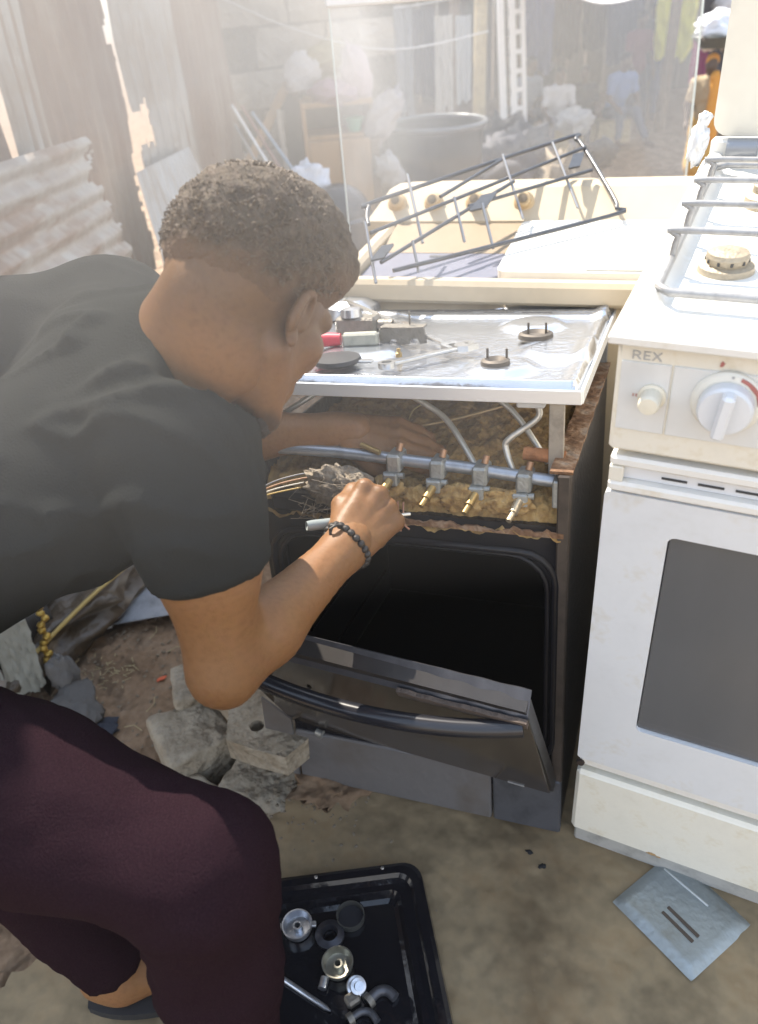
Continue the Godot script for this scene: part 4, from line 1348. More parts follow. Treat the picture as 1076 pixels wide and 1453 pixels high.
	for k in 15:
		var s := k / 14.0
		hp.append(Vector3(-0.01 + s * 0.432, 0.334 + 0.004 * sin(s * PI), 0.030 + 0.034 * pow(sin(clampf(s * 1.02, 0, 1) * PI), 0.7)))
	gm.tube(hp, 0.0115, 12, 3)
	add.call("handle", gm, mat("handle_black", lin(0.018, 0.018, 0.022), 0.22))
	gm = MB.new()
	gm.xf = dx
	var rp := PackedVector2Array()
	for k in 20:
		rp.push_back(Vector2(0.27 + k * 0.0083, 0.352 + 0.006 * wn.get_noise_1d(k * 0.7)))
	for k in 20:
		rp.push_back(Vector2(0.4277 - k * 0.0083, 0.336 + 0.005 * wn.get_noise_1d(k * 0.9 + 40.0)))
	gm.prism(rp, 0.0255, 0.031)
	add.call("rust_scab", gm, mat("scab", lin(0.10, 0.075, 0.06), 0.85, 0.0, tx_wear, 7.0, bump_rough, 0.6))
	for q in [[0.055, 0.262, 0.006, 0.02], [0.0, 0.225, 0.011, 0.011], [0.11, 0.24, 0.004, 0.01]]:
		gm = MB.new()
		gm.xf = dx
		gm.bx(Vector3(q[0], q[1], 0.0247), Vector3(q[0] + q[2], q[1] + q[3], 0.0262), 0.0005)
		add.call("screw_slot", gm, inner)
	gm = MB.new()
	gm.xf = dx
	gm.bx(Vector3(0.365, 0.006, 0.0246), Vector3(0.39, 0.010, 0.0262), 0.0005)
	add.call("label_strip", gm, mat("label_grey", grey(0.3), 0.4))
	for u in [0.04, 0.40]:
		b = MB.new()
		b.tube([p3(u, 0.106, 0.0), p3(u, 0.106, -0.004) + Vector3(0.012, 0, 0)], 0.007, 8)
		obj("hinge", b, zincm, t)

# ------------------------------------------------------------------ loose parts and tools on the hob
func make_hob_items() -> void:
	var hx := Transform3D(rot3(22.2, -7.4, 3.5), Vector3(-0.167, 0.0, -0.879))
	var chrome := mat("chrome", lin(0.66, 0.65, 0.62), 0.22, 0.9, tx_wear, 6.0)
	var dull := mat("dull_metal", lin(0.22, 0.20, 0.17), 0.5, 0.6, tx_wear, 8.0, bump_fine, 0.5)
	var z0 := 0.701
	var at := func(u: float, v: float, h := 0.0) -> Transform3D: return hx * Transform3D(Basis.IDENTITY, p3(u, z0 + h, v))
	# two spanners
	for k in 2:
		var a: Vector3 = [p3(-0.02, 0.026, 0.42), p3(0.184, 0.006, 0.095)][k]
		var e: Vector3 = [p3(0.240, 0.008, 0.185), p3(0.262, 0.008, 0.178)][k]
		var mid := (a + e) * 0.5
		var t := thing("spanner", ["long chrome spanner lying across the hob, open end towards the right", "short chrome spanner lying near the front edge of the hob"][k], "spanner", hx * Transform3D(Basis.IDENTITY, mid + Vector3(0, z0, 0)), "spanners on the hob")
		var x := (e - a).normalized()
		var zz := x.cross(Vector3.UP).normalized()
		var bb := Basis(x, zz.cross(x), zz)
		var b := MB.new()
		b.box(Vector3.ZERO, Vector3((e - a).length(), 0.005, 0.011), 0.002, bb)
		obj("shank", b, chrome, t)
		b = MB.new()
		b.xf = Transform3D(bb * Basis(Vector3.RIGHT, -PI / 2), e - mid)
		b.prism(PackedVector2Array([Vector2(-0.012, -0.006), Vector2(0.0, -0.014), Vector2(0.018, -0.013), Vector2(0.02, -0.006), Vector2(0.006, -0.006), Vector2(0.004, 0.0), Vector2(0.006, 0.006), Vector2(0.022, 0.006), Vector2(0.02, 0.013), Vector2(0.0, 0.014), Vector2(-0.012, 0.006)]), -0.004, 0.004)
		obj("open_jaw", b, chrome, t)
		b = MB.new()
		b.lathe([Vector2(0.007, -0.004), Vector2(0.012, -0.004), Vector2(0.012, 0.004), Vector2(0.007, 0.004), Vector2(0.007, -0.004)], 14, Transform3D(bb, a - mid - x * 0.008))
		obj("ring_end", b, chrome, t)
	# valve blocks, caps, pliers, brackets
	var t2 := thing("valve_bracket", "brown slotted metal bracket with two notches lying on the hob", "bracket", at.call(0.155, 0.225))
	var b2 := MB.new()
	b2.prism(PackedVector2Array([Vector2(-0.035, 0.0), Vector2(-0.02, 0.0), Vector2(-0.016, 0.007), Vector2(-0.008, 0.007), Vector2(-0.005, 0.0), Vector2(0.012, 0.0), Vector2(0.016, 0.008), Vector2(0.026, 0.008), Vector2(0.03, 0.0), Vector2(0.04, 0.002), Vector2(0.036, 0.026), Vector2(-0.035, 0.022)]), 0.0, 0.004)
	obj("plate", b2, dull, t2)
	b2 = MB.new()
	b2.bx(Vector3(-0.034, 0.0225, -0.02), Vector3(0.035, 0.0255, 0.003), 0.001)
	obj("flange", b2, dull, t2)
	b2 = MB.new()
	b2.tube([Vector3(0.01, 0.026, -0.012), Vector3(0.01, 0.046, -0.012)], 0.0015, 6)
	obj("pin", b2, dull, t2)
	var t3 := thing("valve_block", "dark metal gas valve block lying left of the bracket beside the face", "valve", at.call(0.065, 0.285))
	b2 = MB.new()
	b2.bx(Vector3(-0.04, 0, -0.02), Vector3(0.03, 0.028, 0.015), 0.004)
	obj("body", b2, dull, t3)
	b2 = MB.new()
	b2.tube([Vector3(0.03, 0.014, 0), Vector3(0.055, 0.014, 0.0)], 0.009, 10)
	obj("inlet", b2, dull, t3)
	b2 = MB.new()
	b2.lathe([Vector2(0.018, 0.0), Vector2(0.016, 0.012), Vector2(0.0, 0.014)], 16, Transform3D(Basis.IDENTITY, Vector3(-0.015, 0.028, 0)))
	obj("cap", b2, mats["bright_cap"], t3)
	var t4 := thing("screwdriver", "screwdriver with a red handle lying beside the man's cheek", "screwdriver", at.call(0.065, 0.20))
	b2 = MB.new()
	b2.tube([Vector3(-0.06, 0.012, 0.012), Vector3(-0.02, 0.012, 0.004), Vector3(0.0, 0.012, 0.0)], [0.008, 0.011, 0.009], 12, 3)
	obj("handle", b2, mat("red_plastic", lin(0.55, 0.035, 0.06), 0.35), t4)
	b2 = MB.new()
	b2.box(Vector3(0.03, 0.011, -0.006), Vector3(0.055, 0.02, 0.016), 0.003, Basis(Vector3.UP, 0.2))
	obj("ferrule", b2, mat("pale_tool", lin(0.42, 0.41, 0.34), 0.5, 0.2, tx_wear, 8.0), t4)
	var t5 := thing("loose_burner_cap", "flat black burner cap lying at the front edge of the hob", "burner cap", at.call(0.095, 0.11))  # a loose burner cap only, not a whole burner
	b2 = MB.new()
	b2.lathe([Vector2(0.0, 0.0), Vector2(0.03, 0.0), Vector2(0.036, 0.004), Vector2(0.034, 0.009), Vector2(0.0, 0.011)], 26)
	obj("disc", b2, mat("burner_black", lin(0.02, 0.02, 0.022), 0.5), t5)
	b2 = MB.new()
	b2.bx(Vector3(0.03, 0.002, -0.006), Vector3(0.055, 0.006, 0.004), 0.001)
	obj("lug", b2, chrome, t5)
	var t6 := thing("gas_jet", "small brass gas jet lying between the spanners", "gas jet", at.call(0.175, 0.15))
	b2 = MB.new()
	b2.lathe([Vector2(0.005, 0.0), Vector2(0.005, 0.006), Vector2(0.003, 0.007), Vector2(0.003, 0.012), Vector2(0.0, 0.012)], 6)
	obj("hex_body", b2, mats["brass"], t6)
	var t7 := thing("burner_spreader", "dark round burner spreader lying behind the bracket", "burner part", at.call(0.125, 0.30))
	b2 = MB.new()
	b2.lathe([Vector2(0.0, 0.004), Vector2(0.018, 0.004), Vector2(0.026, 0.0), Vector2(0.026, 0.009), Vector2(0.018, 0.012), Vector2(0.0, 0.012)], 22)
	obj("ring", b2, mats["burnt_metal"], t7)

# ------------------------------------------------------------------ the white cooker on the right
func make_white_cooker() -> void:
	var t := thing("white_cooker", "white gas cooker with a round dial and dark door window on the right", "cooker", Transform3D(rot3(28.47, 3.68, -0.09), Vector3(0.254, 0.007, -0.709)))
	var en := mat("white_enamel", lin(0.77, 0.76, 0.72), 0.28, 0.0, tx_used, 1.6)
	var cr := mat("cream_panel", lin(0.76, 0.73, 0.64), 0.4, 0.0, tx_used, 2.2)
	var W := 0.50
	var b := MB.new()
	b.bx(p3(0.0, 0.045, 0.022), p3(W, 0.842, 0.54), 0.004)
	obj("body", b, en, t)
	b = MB.new()
	b.bx(p3(0.004, -0.004, 0.012), p3(W - 0.004, 0.043, 0.52), 0.003)
	obj("plinth", b, mat("plinth_grey", lin(0.42, 0.42, 0.40), 0.5, 0.0, tx_wear, 4.0), t)
	# drawer and door
	b = MB.new()
	b.bx(p3(0.0, 0.046, -0.002), p3(W, 0.192, 0.020), 0.006)
	obj("drawer", b, mat("drawer_white", lin(0.76, 0.74, 0.65), 0.35, 0.0, tx_used, 1.8), t)
	b = MB.new()
	b.ball(p3(0.118, 0.052, -0.0022), Vector3(0.006, 0.003, 0.0006), 12, Basis.IDENTITY, 0.8, 433)
	b.ball(p3(0.128, 0.050, -0.0022), Vector3(0.003, 0.002, 0.0006), 10, Basis.IDENTITY, 0.8, 434)
	obj("rust_spot", b, mat("rust_spot", lin(0.42, 0.27, 0.12), 0.9), t)
	b = MB.new()
	b.bx(p3(0.002, 0.200, 0.004), p3(W, 0.222, 0.020), 0.004)
	obj("drawer_rail", b, en, t)
	b = MB.new()
	b.lathe([Vector2(0.006, 0.0), Vector2(0.005, 0.004), Vector2(0, 0.004)], 8, Transform3D(Basis(Vector3.RIGHT, PI / 2), p3(0.004, 0.207, 0.004)))
	obj("hinge_screw", b, mat("rust_black", lin(0.03, 0.02, 0.015), 0.8), t)
	b = MB.new()
	b.xf = Transform3D(Basis.IDENTITY, Vector3.ZERO)
	plate_hole(b, rrect(0.0, 0.226, W, 0.680, 0.006), rrect(0.068, 0.318, 0.432, 0.636, 0.008), -0.018, 0.004)
	var door := obj("oven_door", b, mat("door_white", lin(0.68, 0.70, 0.72), 0.3, 0.0, tx_used, 1.4), t)
	b = MB.new()
	b.bx(p3(0.069, 0.319, 0.001), p3(0.431, 0.635, 0.005), 0.001)
	obj("window", b, mat("window_grey", lin(0.115, 0.117, 0.122), 0.25, 0.0, ramp_tex("window_streak", 93, 0.02, [[0.0, grey(0.9)], [1.0, grey(1.0)]], 256, 4, Vector2(1, 6)), 3.0), door)
	b = MB.new()
	b.bx(p3(0.002, 0.682, -0.006), p3(W, 0.694, 0.020), 0.003)
	obj("handle_ledge", b, en, door)
	b = MB.new()
	b.bx(p3(0.002, 0.712, -0.005), p3(W, 0.724, 0.020), 0.003)
	obj("handle_top", b, en, door)
	b = MB.new()
	b.bx(p3(0.002, 0.6942, 0.004), p3(W, 0.7118, 0.018), 0.001)
	obj("handle_recess", b, mat("recess_white", lin(0.66, 0.68, 0.71), 0.4), door)
	b = MB.new()
	b.bx(p3(0.0022, 0.6943, -0.005), p3(0.016, 0.7117, 0.0035), 0.001)
	obj("recess_end", b, cr, door)
	for k in 6:
		b = MB.new()
		b.bx(p3(0.052 + k * 0.034, 0.7005, 0.0025), p3(0.076 + k * 0.034, 0.7028, 0.0042), 0.0003)
		obj("vent_slit", b, mat("slit", grey(0.05), 0.8), door)
	# control panel with its plates
	b = MB.new()
	b.bx(p3(-0.001, 0.731, -0.006), p3(W + 0.001, 0.848, 0.020), 0.004)
	var cp := obj("control_panel", b, cr, t)
	for q in [[0.004, 0.0475], [0.0495, 0.15], [0.152, 0.25]]:
		b = MB.new()
		b.bx(p3(q[0], 0.758, -0.0078), p3(q[1], 0.829, -0.0055), 0.0008)
		obj("panel_plate", b, mat("plate_white", lin(0.70, 0.71, 0.70), 0.35, 0.0, tx_soft, 2.0), cp)
	# maker's name and marks
	var tm := TextMesh.new()
	tm.text = "REX"
	var sf := SystemFont.new()
	sf.font_names = PackedStringArray(["Droid Sans"])
	tm.font = sf
	tm.font_size = 32
	tm.pixel_size = 0.00034
	tm.depth = 0.0008
	var lo := obj("lettering", tm, mat("letter_grey", grey(0.42), 0.5), cp)
	lo.transform = Transform3D(Basis(Vector3(1.5, 0, 0), Vector3(0, 1, 0), Vector3(0, 0, 1)), p3(0.0245, 0.8352, -0.0066))
	var red := mat("print_red", lin(0.42, 0.16, 0.14), 0.5)
	b = MB.new()
	b.prism(PackedVector2Array([Vector2(0.086, 0.8330), Vector2(0.0885, 0.8333), Vector2(0.0898, 0.8365), Vector2(0.0875, 0.8385), Vector2(0.0862, 0.8365)]), 0.0062, 0.0068)
	obj("flame_mark", b, red, cp)
	b = MB.new()
	for k in 3:
		b.bx(p3(0.0165 + k * 0.0027, 0.7945, -0.0083), p3(0.018 + k * 0.0027, 0.7975, -0.0079), 0.0001)
	obj("spark_mark", b, mat("print_pink", lin(0.5, 0.3, 0.27), 0.5), cp)
	var fwd := Basis(Vector3.RIGHT, PI / 2)
	b = MB.new()
	b.lathe([Vector2(0.0125, 0.0), Vector2(0.0125, 0.003), Vector2(0.010, 0.004), Vector2(0.0095, 0.018), Vector2(0.008, 0.021), Vector2(0.0, 0.0215)], 24, Transform3D(fwd, p3(0.034, 0.797, -0.0078)))
	obj("ignition_button", b, mat("button_cream", lin(0.74, 0.70, 0.58), 0.3), cp)
	b = MB.new()
	b.lathe([Vector2(0.030, 0.0), Vector2(0.030, 0.003), Vector2(0.028, 0.005), Vector2(0.024, 0.006)], 40, Transform3D(fwd, p3(0.097, 0.801, -0.0078)))
	b.lathe([Vector2(0.024, 0.006), Vector2(0.0, 0.006)], 40, Transform3D(fwd, p3(0.097, 0.801, -0.0078)))
	var dial := obj("dial", b, mat("dial_ring", lin(0.76, 0.75, 0.68), 0.35), cp)
	b = MB.new()
	b.lathe([Vector2(0.0235, 0.0), Vector2(0.023, 0.010), Vector2(0.021, 0.013), Vector2(0.0, 0.013)], 40, Transform3D(fwd, p3(0.097, 0.800, -0.0142)))
	var kb := obj("knob", b, mat("knob_white", lin(0.70, 0.72, 0.74), 0.3), dial)
	b = MB.new()
	b.box(p3(0.097, 0.800, -0.032), Vector3(0.011, 0.043, 0.016), 0.005, Basis(Vector3(0, 0, 1), -0.10))
	kb = obj("grip", b, mats["knob_white"], dial)
	b = MB.new()
	var arc := PackedVector2Array()
	for k in 12:
		var a := deg_to_rad(72.0 - k * 6.0)
		arc.push_back(Vector2(0.097, 0.801) + Vector2(cos(a), sin(a)) * 0.0283)
	for k in 12:
		var a := deg_to_rad(6.0 + k * 6.0)
		arc.push_back(Vector2(0.097, 0.801) + Vector2(cos(a), sin(a)) * 0.0253)
	b.prism(arc, 0.0128, 0.0142)
	obj("red_arc", b, red, dial)
	b = MB.new()
	b.lathe([Vector2(0.0012, 0), Vector2(0.0012, 0.001), Vector2(0, 0.001)], 8, Transform3D(fwd, p3(0.0985, 0.828, -0.0134)))
	obj("zero_mark", b, mats["letter_grey"], dial)
	# hob: rolled front edge, sunk tray
	b = MB.new()
	b.sheet(func(s: float, q: float) -> Vector3:
		var u := -0.008 + s * (W + 0.016)
		var v := -0.02 + q * 0.575
		var e := minf(minf(u + 0.008, W + 0.008 - u), v + 0.02)
		var h := 0.872 - 0.016 * (1.0 - smoothstep(0.0, 0.012, e)) - 0.014 * smoothstep(0.022, 0.036, e)
		return p3(u, h, v), 120, 110, 0.002)
	var hob := obj("hob", b, en, t)
	b = MB.new()
	b.bx(p3(-0.008, 0.849, -0.02), p3(W + 0.008, 0.858, -0.014), 0.002)
	b.bx(p3(-0.008, 0.849, -0.0138), p3(-0.003, 0.858, 0.55), 0.002)
	obj("hob_lip", b, en, hob)
	var ps := mat("support_grey", lin(0.36, 0.355, 0.35), 0.4, 0.3, tx_wear, 7.0)
	b = MB.new()
	var fh := 0.872
	b.tube([p3(0.27, fh, 0.05), p3(0.03, fh, 0.05), p3(0.018, fh, 0.062), p3(0.018, fh, 0.18), p3(0.016, fh, 0.46), p3(0.03, fh, 0.475), p3(0.27, fh, 0.475)], 0.0042, 10)
	var sup := obj("pan_support", b, ps, hob)
	for v in [0.135, 0.22, 0.305, 0.39]:
		b = MB.new()
		b.tube([p3(0.018, fh, v), p3(0.021, fh + 0.022, v), p3(0.030, fh + 0.028, v), p3(0.26, fh + 0.028, v)], 0.0034, 8, 3)
		obj("support_bar", b, ps, sup)
	b = MB.new()
	b.lathe([Vector2(0.027, 0.0), Vector2(0.026, 0.006), Vector2(0.019, 0.008), Vector2(0.0205, 0.015), Vector2(0.019, 0.019), Vector2(0.008, 0.021), Vector2(0.0, 0.0212)], 30, Transform3D(Basis.IDENTITY, p3(0.068, 0.858, 0.15)))
	var bu := obj("burner", b, mat("burner_brown", lin(0.42, 0.36, 0.27), 0.5, 0.4, tx_wear, 9.0, bump_fine, 0.6), hob)
	for k in 10:
		b = MB.new()
		var a := TAU * k / 10
		b.box(p3(0.068 + cos(a) * 0.0197, 0.870, 0.15 + sin(a) * 0.0197), Vector3(0.0026, 0.004, 0.0026), 0.001)
		obj("flame_port", b, mat("port_dark", grey(0.06), 0.7), bu)
	b = MB.new()
	b.lathe([Vector2(0.028, 0.0), Vector2(0.027, 0.012), Vector2(0.02, 0.016), Vector2(0.02, 0.024), Vector2(0.0, 0.028)], 30, Transform3D(Basis.IDENTITY, p3(0.09, 0.858, 0.36)))
	obj("burner", b, mats["burner_brown"], hob)
	# raised lid and its hinge
	b = MB.new()
	b.xf = Transform3D(Basis(Vector3.RIGHT, 0.05), p3(0.0, 0.893, 0.552))
	b.prism(rrect(0.0, 0.0, W, 0.49, 0.02), 0.0, 0.016)
	obj("raised_lid", b, mat("lid_cream", lin(0.76, 0.72, 0.62), 0.35, 0.0, tx_soft, 1.5), t)
	b = MB.new()
	b.tube([p3(0.022, 0.880, 0.525), p3(0.06, 0.880, 0.525)], 0.012, 14)
	obj("lid_hinge", b, mat("hinge_grey", lin(0.30, 0.31, 0.33), 0.4, 0.4), t)
	b = MB.new()
	b.bx(p3(0.0, 0.862, 0.535), p3(W, 0.888, 0.556), 0.004)
	obj("hob_upstand", b, en, t)
	# a knotted white plastic scrap on the back corner
	var bag := MB.new()
	bag.ball(Vector3(0, 0.024, 0), Vector3(0.011, 0.026, 0.010), 22, Basis(Vector3.FORWARD, 0.1), 0.5, 411)
	bag.ball(Vector3(0.004, 0.050, 0), Vector3(0.008, 0.010, 0.008), 16, Basis.IDENTITY, 0.6, 412)
	piece("plastic_bag", bag, mat("bag_white", lin(0.78, 0.78, 0.77), 0.5, 0.0, null, 2.0, bump_mid, 0.5), "knotted white plastic bag on the back corner of the white cooker", "bag", Transform3D(Basis.IDENTITY, t.transform * p3(-0.012, 0.868, 0.50)))

# ------------------------------------------------------------------ black tray and the burner parts in it
func make_tray() -> void:
	var c := Vector3(-0.075, 0.0, -0.555)
	# corner rays: the tray's right edge runs towards the viewer, its back edge to the left
	var xr := Vector3(0.226, 0, -0.012).normalized()
	var zr := Vector3(0.022, 0, 0.21).normalized()
	var org := Vector3(0.022, 0.002, -0.688)
	var t := thing("baking_tray", "black enamel baking tray on the slab holding loose burner parts", "tray", Transform3D(Basis(xr, Vector3.UP, zr), org))
	var en := mat("tray_enamel", lin(0.008, 0.008, 0.011), 0.12, 0.0, null, 2.0, bump_fine, 0.06)
	var prof := [[0.0, 0.004], [0.004, 0.028], [0.010, 0.031], [0.020, 0.030], [0.024, 0.024], [0.032, 0.022], [0.040, 0.021], [0.046, 0.010], [0.052, 0.006]]
	var b := MB.new()
	var L := 0.36
	var D := 0.42
	var prev := []
	for q in prof:
		var ring := []
		for p in rrect(-L + q[0], q[0], -q[0], D - q[0], maxf(0.028 - q[0] * 0.35, 0.006), 6):
			ring.append(Vector3(p.x, q[1], p.y))
		if prev.size() > 0:
			for i in ring.size():
				var j := (i + 1) % ring.size()
				b.quad(prev[i], prev[j], ring[j], ring[i], Vector3.UP * 0.7 + ((ring[i] + ring[j]) * 0.5 - Vector3(-L * 0.5, 0, D * 0.5)).normalized() * (1.0 if q[0] < 0.012 else -0.4))
		prev = ring
	for i in prev.size():
		b.tri(prev[i], prev[(i + 1) % prev.size()], Vector3(-L * 0.5, 0.006, D * 0.5), Vector3.UP)
	obj("pan", b, en, t)
	for q in [[-0.06, 0.010], [-0.16, 0.011], [-0.26, 0.011]]:
		b = MB.new()
		b.lathe([Vector2(0.003, 0), Vector2(0.002, 0.0015), Vector2(0, 0.002)], 10, Transform3D(Basis.IDENTITY, Vector3(q[0], 0.0305, q[1])))
		obj("rivet", b, mat("rivet", grey(0.35), 0.3, 0.8), t)
	var chrome := mat("bright_aluminium", lin(0.66, 0.68, 0.72), 0.28, 0.9, tx_wear, 9.0)
	var dark := mat("dark_ring", lin(0.05, 0.05, 0.06), 0.35, 0.5)
	var y := 0.0085
	var at := func(x: float, z: float) -> Transform3D: return Transform3D(Basis.IDENTITY, Vector3(x, y, z))
	# bright burner cup with lugs
	var o := thing("burner_cup", "bright aluminium burner cup with two lugs at the left of the tray", "burner part", at.call(-0.163, -0.604))
	var cup := [Vector2(0.006, 0.002), Vector2(0.018, 0.002), Vector2(0.0205, 0.008), Vector2(0.022, 0.018), Vector2(0.020, 0.018), Vector2(0.0175, 0.006), Vector2(0.0065, 0.005), Vector2(0.0065, 0.014), Vector2(0.004, 0.014), Vector2(0.004, 0.003)]
	b = MB.new()
	b.lathe(cup, 28)
	obj("cup", b, chrome, o)
	for s in [-1.0, 1.0]:
		b = MB.new()
		b.bx(Vector3(s * 0.021 - 0.003, 0.010, -0.004), Vector3(s * 0.025 + 0.002, 0.016, 0.004), 0.001)
		obj("lug", b, chrome, o)
	o = thing("burner_ring", "dark burner ring lying next to the bright cup in the tray", "burner part", at.call(-0.117, -0.591))
	b = MB.new()
	b.lathe([Vector2(0.010, 0.0), Vector2(0.020, 0.0), Vector2(0.021, 0.008), Vector2(0.012, 0.012), Vector2(0.010, 0.0)], 28)
	obj("ring", b, dark, o)
	o = thing("burner_ring", "thin wire-rimmed burner ring at the back of the tray", "burner part", at.call(-0.087, -0.615))
	b = MB.new()
	b.lathe([Vector2(0.0185, 0.0), Vector2(0.020, 0.0), Vector2(0.0205, 0.012), Vector2(0.019, 0.012), Vector2(0.0185, 0.0)], 28)
	obj("ring", b, mat("thin_ring", lin(0.12, 0.12, 0.11), 0.4, 0.6), o)
	b = MB.new()
	b.lathe([Vector2(0.0, 0.001), Vector2(0.018, 0.001), Vector2(0.018, 0.003), Vector2(0.0, 0.004)], 28)
	obj("disc", b, dark, o)
	o = thing("burner_cup", "yellowish metal burner cup lying near the front of the tray", "burner part", at.call(-0.105, -0.547))
	b = MB.new()
	b.lathe(cup, 28)
	obj("cup", b, mat("yellow_aluminium", lin(0.52, 0.50, 0.42), 0.3, 0.85, tx_wear, 9.0), o)
	b = MB.new()
	b.tube([Vector3(-0.018, 0.006, 0.014), Vector3(-0.022, 0.006, 0.028)], 0.006, 10)
	obj("venturi_stub", b, chrome, o)
	o = thing("gas_tap", "loose steel gas tap lying in front of the yellowish cup in the tray", "gas tap", Transform3D(Basis(Vector3.UP, 0.5), Vector3(-0.082, y, -0.520)))
	b = MB.new()
	b.lathe([Vector2(0.0, 0.0), Vector2(0.013, 0.0), Vector2(0.013, 0.010), Vector2(0.010, 0.011), Vector2(0.010, 0.022), Vector2(0.006, 0.023), Vector2(0.006, 0.032), Vector2(0.0, 0.032)], 20, Transform3D(Basis(Vector3.RIGHT, 0.5), Vector3(0, 0.004, 0)))
	obj("body", b, chrome, o)
	b = MB.new()
	b.box(Vector3(-0.012, 0.008, 0.014), Vector3(0.020, 0.014, 0.016), 0.003)
	obj("flange", b, mats["dull_metal"], o)
	for q in [["pipe_elbow", "dark pipe elbow lying at the right of the loose gas tap", Vector3(-0.052, y + 0.006, -0.51), 0.007], ["hose_clip", "dark hose clip lying in front of the loose gas tap", Vector3(-0.075, y + 0.006, -0.487), 0.005]]:
		o = thing(q[0], q[1], "fitting", Transform3D(Basis(Vector3.UP, q[3] * 100.0), q[2]))
		b = MB.new()
		b.tube([Vector3(-0.018, 0, 0), Vector3(0.0, 0, 0.0), Vector3(0.010, 0, 0.008), Vector3(0.012, 0, 0.022)], q[3], 10, 4)
		obj("tube", b, mat("fitting_dark", lin(0.10, 0.10, 0.11), 0.4, 0.5), o)
		b = MB.new()
		b.lathe([Vector2(q[3], 0), Vector2(q[3] + 0.003, 0), Vector2(q[3] + 0.003, 0.008), Vector2(q[3], 0.008)], 12, Transform3D(Basis(Vector3(0, 0, 1), PI / 2), Vector3(-0.012, 0, 0)))
		obj("collar", b, mats["dull_metal"], o)
	# screwdriver in the tray
	o = thing("screwdriver", "screwdriver with a long bright shaft and orange handle in the tray", "screwdriver", Transform3D(Basis.IDENTITY, Vector3(-0.165, y + 0.004, -0.522)))
	var sa := Vector3(-0.035, 0, -0.028)
	var se := Vector3(0.043, 0, 0.026)
	b = MB.new()
	b.tube([sa, se], 0.0038, 10)
	obj("shaft", b, chrome, o)
	b = MB.new()
	b.tube([se, se + (se - sa).normalized() * 0.008], [0.0038, 0.001], 8)
	obj("tip", b, chrome, o)
	b = MB.new()
	b.tube([sa - (se - sa).normalized() * 0.07, sa - (se - sa).normalized() * 0.03, sa], [0.007, 0.0085, 0.006], 10, 3)
	obj("handle", b, mat("orange_plastic", lin(0.50, 0.20, 0.03), 0.4), o)

